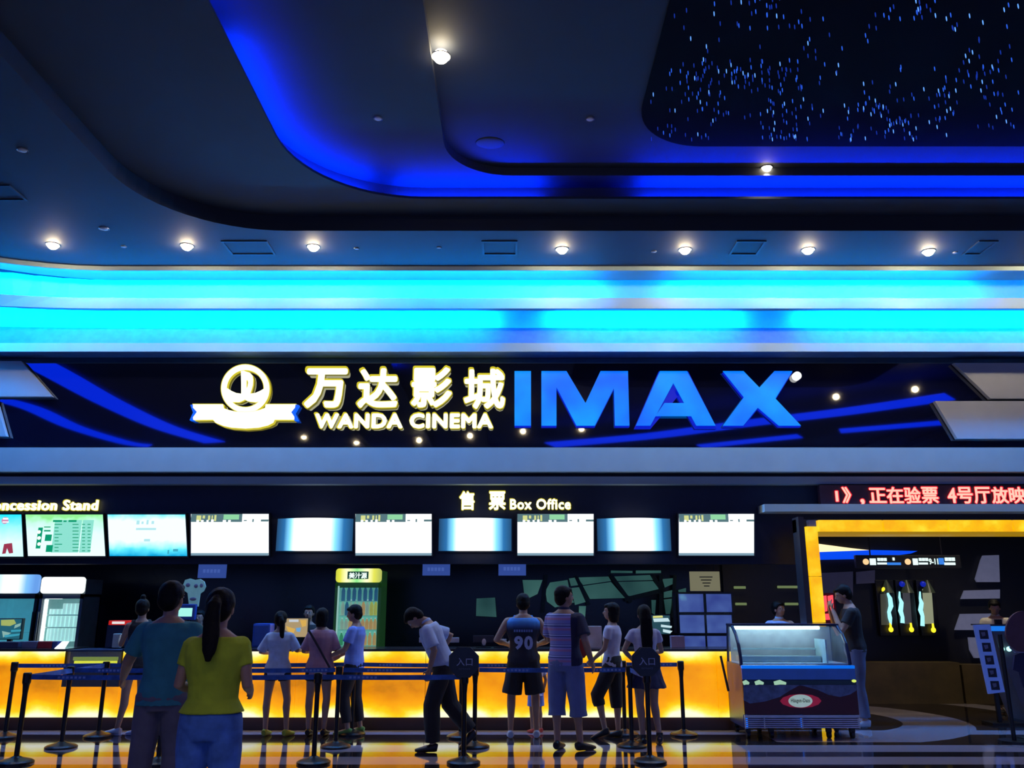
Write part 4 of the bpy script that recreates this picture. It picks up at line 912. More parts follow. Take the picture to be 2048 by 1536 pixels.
# canopy: glass front leaning back, side glasses with dark curved frames, light tube, inside pans
tl, tr_ = fx0 + .02, fx1 - .02
CG = mat('canopy_glass', (.7, .85, .85), .04, alpha=.13, spec=.9)
bm = B()
arc = [(Yz + .08, zgl), (Yz + .10, zgl + .12), (Yz + .16, zgl + .25), (Yz + .26, zgl + .36), (Yz + .42, ztp)]
vs = [[bm.verts.new((x, y, z)) for y, z in arc] for x in (tl, tr_)]
for k in range(4): bm.faces.new((vs[0][k], vs[0][k + 1], vs[1][k + 1], vs[1][k]))
g_ = link('front_glass', bm, CG, fz)
for x, nm in ((tl, 'left'), (tr_, 'right')):
    bm = B(); side = arc + [(Yz + DEP - .1, ztp), (Yz + DEP - .02, zgl)]
    prism_pts(bm, [Vector((x - .004, y, z)) for y, z in side], (.008, 0, 0)); link('side_glass', bm, CG, fz)
    bm = B(); tube(bm, [Vector((x, y, z)) for y, z in arc], [.022] * 5, n=8); tube(bm, [Vector((x, Yz + .42, ztp)), Vector((x, Yz + DEP - .1, ztp)), Vector((x, Yz + DEP - .02, zgl))], [.018] * 3, n=8); link('side_frame', bm, mat('dark_blue_frame', (.01, .015, .06), .3), fz)
bm = B(); box(bm, tl - .02, tr_ + .02, Yz + .40, Yz + DEP - .08, ztp, ztp + .03, .01); link('canopy_top', bm, mat('dark_blue_frame', (.01, .015, .06), .3), fz)
bm = B(); cyl(bm, (tl + .03, Yz + .46, ztp - .025), (tr_ - .22, Yz + .46, ztp - .025), .018, n=10); link('light_tube', bm, emat('cold_freezer_tube', (.6, .95, 1), 16), fz)
TEAL = mat('freezer_pale_liner', (.5, .72, .75), .4)
bm = B(); box(bm, tl + .02, tr_ - .02, Yz + DEP - .12, Yz + DEP - .10, zgl, ztp - .01); link('back_panel', bm, mat('frosted_back_glass', (.4, .42, .45), .3), fz)
bm = B(); box(bm, tl + .03, tr_ - .25, Yz + .50, Yz + .54, zgl + .16, zgl + .18); box(bm, tr_ - .27, tr_ - .25, Yz + .14, Yz + .54, zgl, zgl + .3); link('inner_rail', bm, TEAL, fz)
bm = B(); box(bm, tl + .02, tr_ - .02, Yz + .12, Yz + DEP - .12, zgl - .0, zgl + .012); link('deck', bm, TEAL, fz)
for k in range(6):
    X_ = tl + .06 + k * (tr_ - tl - .36) / 6
    bm = B(); box(bm, X_, X_ + .19, Yz + .30, Yz + .60, zgl + .012, zgl + .09, .015); link('ice_cream_pan', bm, mat('pan_steel', (.35, .5, .52), .35, metal=.3), fz)
bm = B(); a = at(1444, 1291, 12.0); cyl(bm, (fx0 - .06, Yz + .50, zb1 - .32), (fx0 - .13, Yz + .52, zgl + .08), .016, n=10); link('side_strut', bm, mat('dark_rubber_bar', (.03, .012, .01), .5), fz)

# ================================================================ AMBER GATE AND WHAT STANDS BEHIND IT
Yp = 12.5
GM = emat('amber_lit_panel', (1, .5, 0), 1.0)
nt, N, L, b = nodes(GM)
g = N.new('ShaderNodeNewGeometry'); nz = N.new('ShaderNodeTexNoise'); nz.inputs['Scale'].default_value = 3.2; nz.inputs['Detail'].default_value = 4; L.new(g.outputs['Position'], nz.inputs['Vector'])
L.new(ramp(nt, nz.outputs['Fac'], ((.3, (.95, .40, 0)), (.5, (1, .55, 0)), (.68, (1, .78, .03)), (.8, (1, .95, .3)))), b.inputs['Emission Color'])
gate = thing('lit_gate', 'amber glowing gate frame right of the counter under the red moving text', 'gate', (xat(1628, 1250, Yp), Yp, 0))
gx0, gx1 = xat(1612, 1050, Yp), xat(1634, 1050, Yp)
xs_ = [gx1 + .02] + [xat(x, 1050, Yp) for x in (1766, 1896, 2026, 2156, 2290)]
zg_t, zg_b = zat(1040, Yp), zat(1063, Yp)
for a, c in zip(xs_, xs_[1:]):
    bm = B(); box(bm, a + .012, c - .012, Yp, Yp + .12, zg_b, zg_t); link('lintel_panel', bm, GM, gate)
bm = B(); box(bm, xs_[0], xs_[-1], Yp + .02, Yp + .45, zg_b - .04, zg_b); link('lintel_underside', bm, emat('amber_underside', (.45, .25, 0), .7), gate)
zz = [zat(1053, Yp), zat(1153, Yp), zat(1246, Yp), .75, .05]
for a, c in zip(zz, zz[1:]):
    bm = B(); box(bm, gx0, gx1, Yp, Yp + .14, c + .008, a); link('post_panel', bm, GM, gate)
bm = B(); box(bm, gx0 - .10, gx0 - .02, Yp + .02, Yp + .3, 0, zg_t + .05); box(bm, gx0 - .1, xs_[-1], Yp + .13, Yp + .3, zg_b, zg_t + .02); link('dark_frame', bm, mat('gate_dark_frame', (.03, .03, .04), .4), gate)
bm = B(); box(bm, gx0 + .05, gx1 - .0, Yp + .03, Yp + .12, zat(1053, Yp), zat(1040, Yp)); link('corner_bracket', bm, mat('steel_bracket', (.3, .3, .35), .4, metal=.5), gate)
# light wedges on the corridor ceiling edge
Yk = 15.43
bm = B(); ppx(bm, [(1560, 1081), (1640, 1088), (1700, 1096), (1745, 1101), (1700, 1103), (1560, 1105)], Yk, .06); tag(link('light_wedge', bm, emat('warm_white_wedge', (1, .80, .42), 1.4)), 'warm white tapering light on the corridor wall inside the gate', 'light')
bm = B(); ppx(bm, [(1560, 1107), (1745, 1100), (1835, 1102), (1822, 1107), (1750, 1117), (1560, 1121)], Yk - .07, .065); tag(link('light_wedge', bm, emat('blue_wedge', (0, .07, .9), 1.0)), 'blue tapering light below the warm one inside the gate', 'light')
# hanging direction sign
Yn = 14.6
t = thing('hanging_sign', 'black hanging direction sign with white lettering inside the gate', 'sign', at(1820, 1123, Yn))
bm = B(); pbox(bm, 1712, 1922, 1110, 1137, Yn, .08, .01); brd = link('board', bm, BLACK, t)
bm = B()
for x in (1742, 1886): X_ = xat(x, 1110, Yn); cyl(bm, (X_, Yn + .04, zat(1112, Yn)), (X_, Yn + .04, 3.9), .012, n=8)
link('rod', bm, BLACKM, t)
WT = emat('white_sign_text', (.75, 1, .95), 1.2); OR = emat('orange_disc', (1, .62, .3), 1.1); BT = emat('blue_sign_text', (.03, .22, .8), 1)
for cx in (1732, 1816):
    bm = B(); c = at(cx, 1123.5, Yn - .012); cyl(bm, c, c + Vector((0, .01, 0)), .05, n=20); link('orange_arrow_disc', bm, OR, brd)
def sb(x0, x1, y0, y1, m, nm): bm = B(); pbox(bm, x0, x1, y0, y1, Yn - .010, .009); link(nm, bm, m, brd)
sb(1740, 1752, 1117, 1130, WT, 'pictogram'); sb(1826, 1836, 1117, 1130, WT, 'pictogram'); sb(1878, 1888, 1116, 1129, BT, 'blue_pictogram')
text_fit('lettering', '1', (1785, 1789, 1115, 1121), Yn - .012, .008, WT, brd, .02)
for k in range(3): sb(1755 + k * 6.5, 1760.5 + k * 6.5, 1116, 1122, WT, 'character'); sb(1838 + k * 6.5, 1843.5 + k * 6.5, 1116, 1122, WT, 'character'); sb(1890 + k * 7, 1896 + k * 7, 1115, 1122, WT, 'character')
sb(1755, 1774, 1125, 1129, WT, 'small_line'); sb(1775, 1802, 1125, 1130, BT, 'blue_line'); sb(1838, 1856, 1125, 1129, WT, 'small_line'); sb(1889, 1911, 1125, 1130, WT, 'small_line')
text_fit('lettering', '9-11', (1858, 1876, 1117, 1129), Yn - .012, .008, WT, brd, .02)
# three lit figures on the corridor wall
Yq = 15.35
CY = emat('pale_cyan_neon', (.35, .9, 1), 1.3); YB_ = emat('yellow_bulb', (1, .75, .02), 1.6)
for i, (cx, pan, curve, bulb, nm, pc) in enumerate((
        (1770, [(1762, 1188), (1778, 1186), (1782, 1250), (1764, 1250)], [(1776, 1180), (1776, 1188), (1780, 1196), (1782, 1212), (1778, 1224), (1780, 1236), (1782, 1250)], (1782, 1259), 'left', (.05, .05, .035)),
        (1810, [(1806, 1178), (1819, 1177), (1824, 1248), (1810, 1248)], [(1799, 1183), (1799, 1195), (1803, 1205), (1801, 1222), (1805, 1234), (1805, 1246)], (1823, 1259), 'middle', (.05, .05, .06)),
        (1852, [(1846, 1178), (1863, 1176), (1868, 1247), (1850, 1248)], [(1840, 1183), (1840, 1196), (1843, 1206), (1841, 1220), (1845, 1232), (1845, 1252)], (1867, 1260), 'right', (.28, .30, .19)))):
    t = thing('wall_niche', 'narrow lit wall niche with pale panel, white neon curve and yellow bulb, ' + nm + ' of three', 'wall light', at(cx, 1250, Yq), 'lit wall niches inside the gate')
    bm = B(); pbox(bm, cx - 14, cx + 22, 1160, 1272, Yq + .03, .08, .01); link('recess', bm, BLACK, t)
    bm = B(); ppx(bm, pan, Yq, .03); link('pale_panel', bm, emat('niche_panel_' + nm, pc, .9), t)
    bm = B(); tube(bm, [at(x, y, Yq - .03) for x, y in curve], [.012, .02, .035, .04, .03, .035, .012][:len(curve)], n=10); link('neon_curve', bm, CY, t)
    bm = B(); c = at(bulb[0], bulb[1], Yq - .03); ell(bm, c, (.04, .04, .045), 14, 10); cyl(bm, c + Vector((0, 0, .03)), c + Vector((0, 0, .11)), .02, .015); link('yellow_bulb', bm, YB_, t)
    bm = B(); c = at(cx + 2, 1160, Yq - .02); cyl(bm, c, c + Vector((0, 0, -.22)), .015, .11, 18); link('lamp_cone', bm, emat('dim_lamp_cone', (.018, .024, .012), .9), t)
    if i: bm = B(); ell(bm, at(cx - 6, 1168, Yq - .04), (.05, .04, .05), 12, 8); link('blue_lamp', bm, emat('navy_lamp', (0, .01, .35), 1), t)
    else: bm = B(); c = at(1768, 1180, Yq - .04); ell(bm, c, (.04, .04, .05), 12, 8); link('yellow_bulb', bm, YB_, t)
# pale rounded panels on the corridor wall
Yv = 15.4
for pts, lab in (([(1967, 1111), (1998, 1110), (2000, 1164), (1955, 1164), (1952, 1158), (1963, 1120)], 'tall grey trapezoid wall panel high right inside the gate'),
                 ([(1930, 1181), (2000, 1179), (2000, 1197), (1923, 1198)], 'long flat grey wall panel above the attendant, inside the gate'),
                 ([(1922, 1228), (1990, 1227), (1990, 1260), (1911, 1260)], 'wide grey wall panel behind the attendant'),
                 ([(1714, 1144), (1750, 1140), (1750, 1166), (1714, 1168)], 'dim lilac wall panel left of the lit niches'),
                 ([(1640, 1146), (1706, 1143), (1706, 1190), (1642, 1200)], 'dim lilac wall panel right behind the amber post'),
                 ([(1938, 1275), (1952, 1275), (1966, 1316), (1950, 1316), (1941, 1300)], 'small grey curved panel left of the film-strip board')):
    dim = 'lilac' in lab
    bm = B(); ppx(bm, pts, Yv, .05); tag(link('wall_panel', bm, mat('dim_lilac_panel', (.03, .03, .07), .6, emit=(.02, .02, .05), estr=.5) if dim else mat('corridor_grey_panel', (.12, .13, .2), .6, emit=(.07, .075, .13), estr=.9)), lab, 'wall panel', 'grey panels on the corridor wall')
# red neon characters right of the amber post
t = thing('neon_sign', 'small bright red neon strokes beside the amber post', 'neon sign', at(1656, 1240, 14.9))
RN = emat('red_neon', (1, .06, .08), 1.5)
for q in ([(1646, 1192), (1653, 1191), (1655, 1222), (1648, 1224)], [(1657, 1192), (1666, 1190), (1668, 1222), (1660, 1223)], [(1648, 1228), (1668, 1227), (1669, 1239), (1649, 1240)]):
    bm = B(); ppx(bm, q, 14.9, .05); link('neon_stroke', bm, RN, t)
bm = B(); pbox(bm, 1642, 1672, 1186, 1246, 14.96, .05); link('backing', bm, mat('dark_red_backing', (.06, .005, .008), .4), t)
bm = B(); X_ = xat(1657, 1246, 14.98); box(bm, X_ - .04, X_ + .04, 14.96, 15.01, 0, zat(1246, 14.96)); link('stand', bm, BLACK, t)
# ticket desk at the right edge
Yd = 12.9
t = thing('ticket_desk', 'dim ticket desk with a glowing blue front edge at the right picture edge', 'desk', (xat(2040, 1300, Yd), Yd, 0))
dx0 = xat(1982, 1260, Yd); dz = zat(1252, Yd)
bm = B(); prism_pts(bm, [Vector((dx0, Yd, dz)), Vector((dx0 + 1.3, Yd, dz)), Vector((dx0 + 1.3, Yd, 0)), Vector((dx0 + .35, Yd, 0))], (0, .5, 0)); link('body', bm, mat('desk_grey_front', (.10, .09, .12), .4), t)
bm = B(); box(bm, dx0 - .01, dx0 + 1.32, Yd - .03, Yd + .53, dz, dz + .02); link('desk_top', bm, mat('desk_top_dark', (.03, .04, .08), .3), t)
bm = B(); box(bm, dx0 + .0, dx0 + 1.3, Yd - .02, Yd - .005, zat(1262, Yd), dz); link('blue_edge', bm, emat('sky_blue_edge', (.01, .2, .85), .9), t)
bm = B(); box(bm, xat(1999, 1245, Yd), xat(2012, 1245, Yd), Yd + .1, Yd + .14, dz + .02, zat(1239, Yd)); tag(link('card_reader', bm, mat('dark_brown_device', (.02, .012, .01), .4)), 'small dark upright device on the ticket desk before the attendant', 'device')
for x in (2004, 2018):
    bm = B(); ell(bm, at(x, 1298, Yd - .06), (.035, .03, .035), 12, 8); cyl(bm, at(x, 1298, Yd - .03), at(x, 1298, Yd), .01, n=6); link('spot_lamp', bm, emat('cyan_white_spot', (.4, 1, .9), 2), t)
# film-strip board leaning before the desk
Yb = 12.5
t = thing('film_strip_board', 'leaning blue board shaped like a film strip with five dark pictures', 'display board', (xat(2000, 1400, Yb), Yb, 0))
bm = B(); ppx(bm, [(1948, 1250), (1980, 1249), (2010, 1384), (1978, 1388)], Yb, .04); link('strip', bm, mat('film_strip_blue', (.09, .14, .42), .4, emit=(.03, .06, .24), estr=.8), t)
for k in range(5):
    x, y = 1966 + k * 5.6, 1269 + k * 25.5
    bm = B(); ppx(bm, [(x - 8, y - 9), (x + 9, y - 9), (x + 12, y + 9), (x - 5, y + 9)], Yb - .006, .005); pic = link('picture', bm, mat('film_picture_dark', (.015, .015, .04), .4), t)
    bm = B(); ppx(bm, [(x - 4, y - 4), (x + 4, y - 5), (x + 5, y + 2), (x - 1, y + 4)], Yb - .010, .003); link('pale_figure', bm, mat('film_picture_grey', (.12, .13, .25), .5), pic)
bm = B(); X_ = xat(2000, 1386, Yb); box(bm, X_ - .18, X_ + .25, Yb - .05, Yb + .25, 0, .03); box(bm, X_ - .05, X_ + .0, Yb + .04, Yb + .08, 0, 1.0); link('foot', bm, BLACK, t)
# round brown board on a post at the right edge
Yr = 10.9
t = thing('round_board_stand', 'large round brown board on a black post at the right picture edge', 'sign', (xat(2020, 1400, Yr), Yr, 0))
bm = B(); ellp(bm, 2046, 1263, 34, 41, Yr, .03); link('board', bm, mat('round_brown_board', (.10, .045, .06), .5), t)
xp_ = xat(2022, 1400, Yr); bm = B(); cyl(bm, (xp_, Yr + .05, 0.02), (xp_, Yr + .05, 1.25), .025); link('post', bm, BLACKM, t)
bm = B(); cyl(bm, (xp_, Yr + .05, 0), (xp_, Yr + .05, .03), .18, n=28); link('base', bm, BLACKM, t)
# white and navy cut-out below it
t = thing('cut_out_figure', 'white and navy cut-out shape below the round brown board', 'standee', (xat(2045, 1400, 11.1), 11.1, 0))
bm = B(); ppx(bm, [(2022, 1286), (2034, 1279), (2090, 1278), (2090, 1303), (2032, 1306), (2021, 1296)], 11.1, .03); w_ = link('white_panel', bm, mat('cut_out_white', (.28, .28, .42), .5), t)
bm = B(); ellp(bm, 2033, 1289, 5, 6, 11.095, .004); link('dark_spot', bm, mat('cut_out_navy', (.015, .015, .06), .5), w_)
bm = B(); ppx(bm, [(2030, 1310), (2040, 1306), (2090, 1306), (2090, 1375), (2046, 1375), (2040, 1345), (2026, 1340)], 11.12, .03); link('navy_panel', bm, mat('cut_out_navy', (.015, .015, .06), .5), t)
bm = B(); X_ = xat(2060, 1375, 11.14); box(bm, X_ - .03, X_ + .03, 11.15, 11.2, 0, zat(1320, 11.1)); box(bm, X_ - .15, X_ + .15, 11.02, 11.32, 0, .02); link('support', bm, BLACK, t)

# ================================================================ BARRIER POSTS
BELT = mat('blue_barrier_belt', (.03, .12, .42), .6, var=.4, vs=9)
nt, N, L, b = nodes(BELT)
BW = mat('belt_pale_mark', (.25, .38, .7), .6)
PH = .90
posts = {}
def post(key, px, py, label, sign=False):
    p = atz(px, py - 3, 0); x, y = p.x, p.y
    t = thing('barrier_post', label, 'barrier post', (x, y, 0), 'black belt barrier posts')
    bm = B(); n = 28
    prof = [(.175, 0), (.175, .02), (.15, .035), (.06, .06), (.03, .075)]
    loops = [[bm.verts.new((x + q * math.cos(2 * PI * k / n), y + q * math.sin(2 * PI * k / n), z)) for k in range(n)] for q, z in prof]
    for a, c in zip(loops, loops[1:]):
        for k in range(n): bm.faces.new((a[k], a[(k + 1) % n], c[(k + 1) % n], c[k]))
    bm.faces.new(loops[0]); bm.faces.new(list(reversed(loops[-1]))); link('base', bm, BLACKM, t)
    bm = B(); cyl(bm, (x, y, .07), (x, y, PH - .10), .026, n=16); link('pole', bm, BLACKM, t)
    bm = B(); tube(bm, [(x, y, PH - .20), (x, y, PH - .12), (x, y, PH - .10), (x, y, PH - .01), (x, y, PH)], [.027, .034, .043, .043, .036], n=16); h = link('belt_head', bm, BLACKM, t)
    posts[key] = (t, x, y)
    return t
def belt(a, c, z=.855, w=.05):
    ta, xa_, ya_ = posts[a]; tc_, xc_, yc_ = posts[c]; p, q = Vector((xa_, ya_, z)), Vector((xc_, yc_, z)); d = (q - p).normalized(); n_ = Vector((-d.y, d.x, 0)) * .0015
    p += d * .045; q -= d * .045; bm = B(); K = 12; Lp = (q - p).length
    r0 = None
    for k in range(K + 1):
        f_ = k / K; c0 = p.lerp(q, f_) + Vector((0, 0, -.012 * Lp * f_ * (1 - f_)))
        tw = .12 * math.sin(PI * f_); up = Vector((0, 0, w / 2)) + Vector((-d.y, d.x, 0)) * w / 2 * tw
        ring_ = [bm.verts.new(c0 + up + n_), bm.verts.new(c0 - up + n_), bm.verts.new(c0 - up - n_), bm.verts.new(c0 + up - n_)]
        if r0:
            for j in range(4): bm.faces.new((r0[j], r0[(j + 1) % 4], ring_[(j + 1) % 4], ring_[j]))
        else: bm.faces.new(ring_)
        r0 = ring_
    bm.faces.new(list(reversed(r0))); o = link('belt', bm, BELT, ta)
    bm = B(); x = .3
    while x < Lp - .3:
        for k in range(7):
            f_ = (x + k * .045) / Lp; c0 = p.lerp(q, f_) + Vector((0, 0, -.012 * Lp * f_ * (1 - f_))); cc = c0 - n_ * 1.6 * (1 if n_.y > 0 else -1)
            box(bm, cc.x - .013, cc.x + .013, cc.y - .002, cc.y, cc.z - .011, cc.z + .011)
        x += 1.1
    if len(bm.verts) and abs(d.x) > .8: link('belt_marks', bm, BW, o)['kind'] = 'stuff'
    else: bm.free()
post('A', 9, 1479, 'black barrier post at the far left, second from the left picture edge row, farther one')
post('B', 31, 1530, 'black barrier post nearest to the left picture corner')
post('C', 122, 1499, 'black barrier post before the glass display case')
post('D', 196, 1477, 'black barrier post beside the white sneakers of the bun-haired woman')
post('E', 344, 1500, 'black barrier post hidden behind the legs of the man in teal')
post('E2', 316, 1531, 'black barrier post at the feet of the man in teal, nearest to him')
post('F', 627, 1530, 'black barrier post in the middle foreground before the pink-shirted woman')
post('G', 671, 1498, 'black barrier post between the pink-shirted woman and the boy')
post('H', 703, 1473, 'black barrier post before the legs of the white-shirted boy')
post('K', 921, 1478, 'black barrier post behind the left octagonal sign, farthest of three there')
post('J', 949, 1498, 'black barrier post right of the left octagonal sign')
post('I', 927, 1530, 'black barrier post carrying the left octagonal sign by the walking man')
post('L', 1250, 1473, 'black barrier post behind the woman in black trousers, farther of two')
post('M', 1264, 1497, 'black barrier post left of the girl in the blue skirt')
post('N', 1300, 1528, 'black barrier post carrying the right octagonal sign before the girl')
post('O', 1368, 1474, 'black barrier post standing alone left of the ice cream freezer')
posts['A'][0]['label'] = 'black barrier post cut by the left picture edge, farther than its neighbour'
for a, c in (('A', 'D'), ('D', 'H'), ('H', 'K'), ('K', 'L'), ('L', 'O'), ('C', 'E'), ('E', 'G'), ('G', 'J'), ('J', 'M'), ('B', 'E2'), ('E2', 'F'), ('F', 'I'), ('B', 'C'), ('B', 'D'), ('M', 'N')): belt(a, c)
SGN = mat('sign_dark_slate', (.018, .022, .032), .4)
for key, tag_, nm in (('I', (925, 1324), 'left'), ('N', (1296, 1323), 'right')):
    t, x, y = posts[key]; zc_ = zat(tag_[1], y); R_ = .165 if key == 'I' else .155
    Ys = y - .06
    o = thing('entrance_sign', 'dark octagonal entrance sign with white Chinese characters, %s of two' % nm, 'sign', (x, Ys, zc_))
    bm = B(); prism_pts(bm, [Vector((x + R_ * math.cos(math.radians(22.5 + 45 * k)), Ys, zc_ + R_ * math.sin(math.radians(22.5 + 45 * k)))) for k in range(8)], (0, .025, 0)); pnl = link('panel', bm, SGN, o)
    bm = B(); prism_pts(bm, [Vector((x - .01 + R_ * 1.04 * math.cos(math.radians(22.5 + 45 * k)), Ys + .026, zc_ + R_ * 1.04 * math.sin(math.radians(22.5 + 45 * k)))) for k in range(8)], (0, .01, 0)); link('rim', bm, mat('sign_rim', (.04, .035, .03), .4), o)
    WTX = mat('sign_pale_lettering', (.42, .47, .6), .6)
    text_fit('lettering', '入口', (x - .085, x + .085, zc_ + .045, zc_ - .035), Ys - .0005, .003, WTX, pnl, .008, px=False)
    text_fit('small_lettering', 'ENTRANCE', (x - .06, x + .06, zc_ - .058, zc_ - .075), Ys - .0005, .003, mat('sign_dim_lettering', (.12, .15, .22), .6), pnl, .008, px=False)
    bm = B(); cyl(bm, (x, y, PH), (x, y, zc_ - .05), .018); box(bm, x - .02, x + .02, Ys + .03, y + .01, zc_ - .06, zc_ + .02); link('bracket', bm, BLACKM, o)

# ================================================================ PEOPLE
def remesh(bm, vox, smooth=2, nz=0, ns=6, seed=0):
    me = bpy.data.meshes.new('wip'); bm.to_mesh(me); bm.free()
    o = bpy.data.objects.new('wip', me); COL.objects.link(o)
    m = o.modifiers.new('r', 'REMESH'); m.mode = 'VOXEL'; m.voxel_size = vox
    if smooth: k = o.modifiers.new('s', 'SMOOTH'); k.iterations = smooth; k.factor = .5
    dg = bpy.context.evaluated_depsgraph_get(); out = bpy.data.meshes.new_from_object(o.evaluated_get(dg))
    bpy.data.objects.remove(o); bpy.data.meshes.remove(me)
    if nz:
        nr = [v.normal.copy() for v in out.vertices]
        for v, n_ in zip(out.vertices, nr):
            c = v.co; q = Vector((c.x * ns, c.y * ns, c.z * ns * .55 + seed))
            v.co = c + n_ * (nz * (noise.noise(q) + .5 * noise.noise(q * 2.3)))
    return out
def rotx(a): return Matrix.Rotation(a, 4, 'X')
def about(p, M): return Matrix.Translation(p) @ M @ Matrix.Translation(-Vector(p))
SKIN = mat('skin', (.36, .20, .14), .5, var=.06, vs=12); HAIRM = mat('black_hair', (.004, .003, .003), .6, spec=.15, var=.4, vs=40, bump=.4)
EYEW = mat('eye_white', (.6, .6, .6), .3); EYEB = mat('eye_dark', (.01, .008, .006), .2)
def person(label, x, y, h, heading, P=None, top=None, bottom=None, shoes=None, hair='short', hairm=None, vox=.0085, female=False, extras=None, sw=1.0, wide=1.0, name='person'):
    P = P or {}; g = P.get
    MW = Matrix.Translation((x, y, g('lift', 0))) @ Matrix.Rotation(math.radians(heading), 4, 'Z') @ Matrix.Scale(h / 1.72, 4)
    lean = math.radians(g('lean', 0)); U = about((0, 0, .96), Matrix.Rotation(math.radians(g('twist', 0)), 4, 'Z') @ rotx(-lean))
    HM = U @ about((0, 0, 1.47), Matrix.Rotation(math.radians(g('yaw', 0)), 4, 'Z') @ rotx(-math.radians(g('pitch', 0))) @ Matrix.Rotation(math.radians(g('tilt', 0)), 4, 'Y'))
    s = (.165 if female else .19) * sw
    J = {}
    for sd, sg_ in (('L', -1), ('R', 1)):
        J['sh' + sd] = U @ Vector((s * sg_, 0, 1.405)); 
        e = g('el' + sd, (.255, -.03, 1.13)); w_ = g('wr' + sd, (.25, .07, .88))
        J['el' + sd] = U @ Vector((e[0] * sg_ * (1 if not female else .93), e[1], e[2])); J['wr' + sd] = U @ Vector((w_[0] * sg_, w_[1], w_[2]))
        hp = (.092 * sg_, 0, .90); k = g('kn' + sd, (.105, .015, .49)); a = g('an' + sd, (.115, -.02, .085))
        J['hi' + sd] = Vector(hp); J['kn' + sd] = Vector((k[0] * sg_, k[1], k[2])); J['an' + sd] = Vector((a[0] * sg_, a[1], a[2]))
        J['ft' + sd] = Vector(g('ft' + sd, (.03 * sg_, 1, 0))).normalized()
    W1 = wide
    def torso(bm, inf=0, z0=.86, z1=1.49, hemr=None, neck=True, mat_=U):
        ss = [(.84, .135, .10), (.90, .165, .115), (.96, .168, .118), (1.06, .140, .104), (1.14, .140, .103), (1.24, .158, .110), (1.33, .172, .112), (1.39, .168, .098), (1.43, .130, .080), (1.475, .065, .062)]
        if female: ss = [(.84, .14, .105), (.90, .175, .122), (.96, .165, .118), (1.06, .122, .093), (1.14, .124, .093), (1.24, .142, .110), (1.33, .152, .108), (1.39, .148, .090), (1.43, .115, .072), (1.475, .058, .056)]
        pts, rad = [], []
        for z, a, c in ss:
            if z < z0 - .001 or z > z1 + .001: continue
            sc_ = s / (.165 if female else .19) if z > 1.2 else 1
            pts.append((0, -.012 if z > 1.3 else 0, z)); rad.append((a * sc_ * W1 + inf, c * W1 + inf))
        if z0 < pts[0][2] - .01: pts.insert(0, (0, 0, z0)); rad.insert(0, hemr or (rad[0][0], rad[0][1]))
        elif hemr: pts.insert(0, (0, 0, z0 - .001)); rad.insert(0, hemr)
        pts = [mat_ @ Vector(p) if p[2] > .93 or g('lean', 0) == 0 else Vector(p) for p in pts]
        tube(bm, pts, rad, side=tuple((mat_.to_3x3() @ Vector((1, 0, 0)))), n=20)
    bm = B(); torso(bm)
    # neck, skull, jaw, face
    def hp(v): return HM @ Vector(v)
    tube(bm, [U @ Vector((0, -.015, 1.42)), U @ Vector((0, -.012, 1.48)), hp((0, 0, 1.56))], [.062, .053, .052], n=14)
    hr = HM.to_3x3().to_4x4()
    ell(bm, hp((0, -.005, 1.628)), (.074, .093, .092), 20, 14, hr); ell(bm, hp((0, .028, 1.582)), (.060, .064, .070), 18, 12, hr); ell(bm, hp((0, .045, 1.54)), (.038, .040, .030), 14, 10, hr)
    tube(bm, [hp((0, .083, 1.625)), hp((0, .105, 1.592)), hp((0, .095, 1.583))], [.009, .015, .012], n=10)
    ell(bm, hp((0, .085, 1.560)), (.022, .012, .006), 10, 8, hr); ell(bm, hp((0, .083, 1.550)), (.020, .012, .006), 10, 8, hr)
    ell(bm, hp((0, .078, 1.636)), (.055, .016, .010), 12, 8, hr)
    for sg_ in (-1, 1): ell(bm, hp((.076 * sg_, -.005, 1.595)), (.010, .020, .032), 10, 8, hr)
    for sd, sg_ in (('L', -1), ('R', 1)):
        sh, el_, wr = J['sh' + sd], J['el' + sd], J['wr' + sd]
        fat = (.044 if female else .052) * (W1 * .5 + .5)
        inn = U @ Vector((.09 * sg_, 0, 1.40))
        sh2 = sh.lerp(inn, .12) + Vector((0, 0, -.012)); tube(bm, [inn, sh2], [fat * .9, fat * .8], n=14); ell(bm, sh2 + Vector((0, 0, -.008)), (fat * .98,) * 3, 14, 10)
        tube(bm, [sh2, sh2.lerp(el_, .25), sh2.lerp(el_, .7), el_, el_.lerp(wr, .3), wr], [fat * .95, fat, fat * .82, fat * .74, fat * .74, fat * .50], n=14)
        # hand: palm, four fingers, thumb
        d = (wr - el_).normalized(); up = Vector(g('palm' + sd, (-sg_, 0, 0))); up = (U.to_3x3() @ up); up = (up - d * up.dot(d)).normalized(); sdv = d.cross(up).normalized() * (1 if sg_ > 0 else -1)
        if g('palm' + sd) is None and sdv.y < 0: sdv = -sdv
        tube(bm, [wr - d * .01, wr + d * .035, wr + d * .085], [(.024, .018), (.038, .016), (.040, .013)], side=tuple(sdv), n=12)
        curl = g('curl' + sd, .5)
        for k, (off, ln) in enumerate(((.030, .068), (.010, .077), (-.010, .071), (-.030, .056))):
            b0 = wr + d * .082 + sdv * off; d1 = (d + up * curl * .6).normalized(); d2 = (d + up * curl * 1.8).normalized()
            p1 = b0 + d1 * ln * .5; tube(bm, [b0 - d * .012, b0, p1, p1 + d2 * ln * .5], [.0085, .0088, .0082, .0068], n=8)
        t0 = wr + d * .025 + sdv * .034; dt = (d * .7 + sdv * .7 + up * .35).normalized(); tube(bm, [t0 - sdv * .018, t0 + dt * .03, t0 + dt * .035 + (d + up * .3).normalized() * .028], [.012, .0105, .0085], n=8)
        # leg and foot
        hi, kn, an, ft = J['hi' + sd], J['kn' + sd], J['an' + sd], J['ft' + sd]
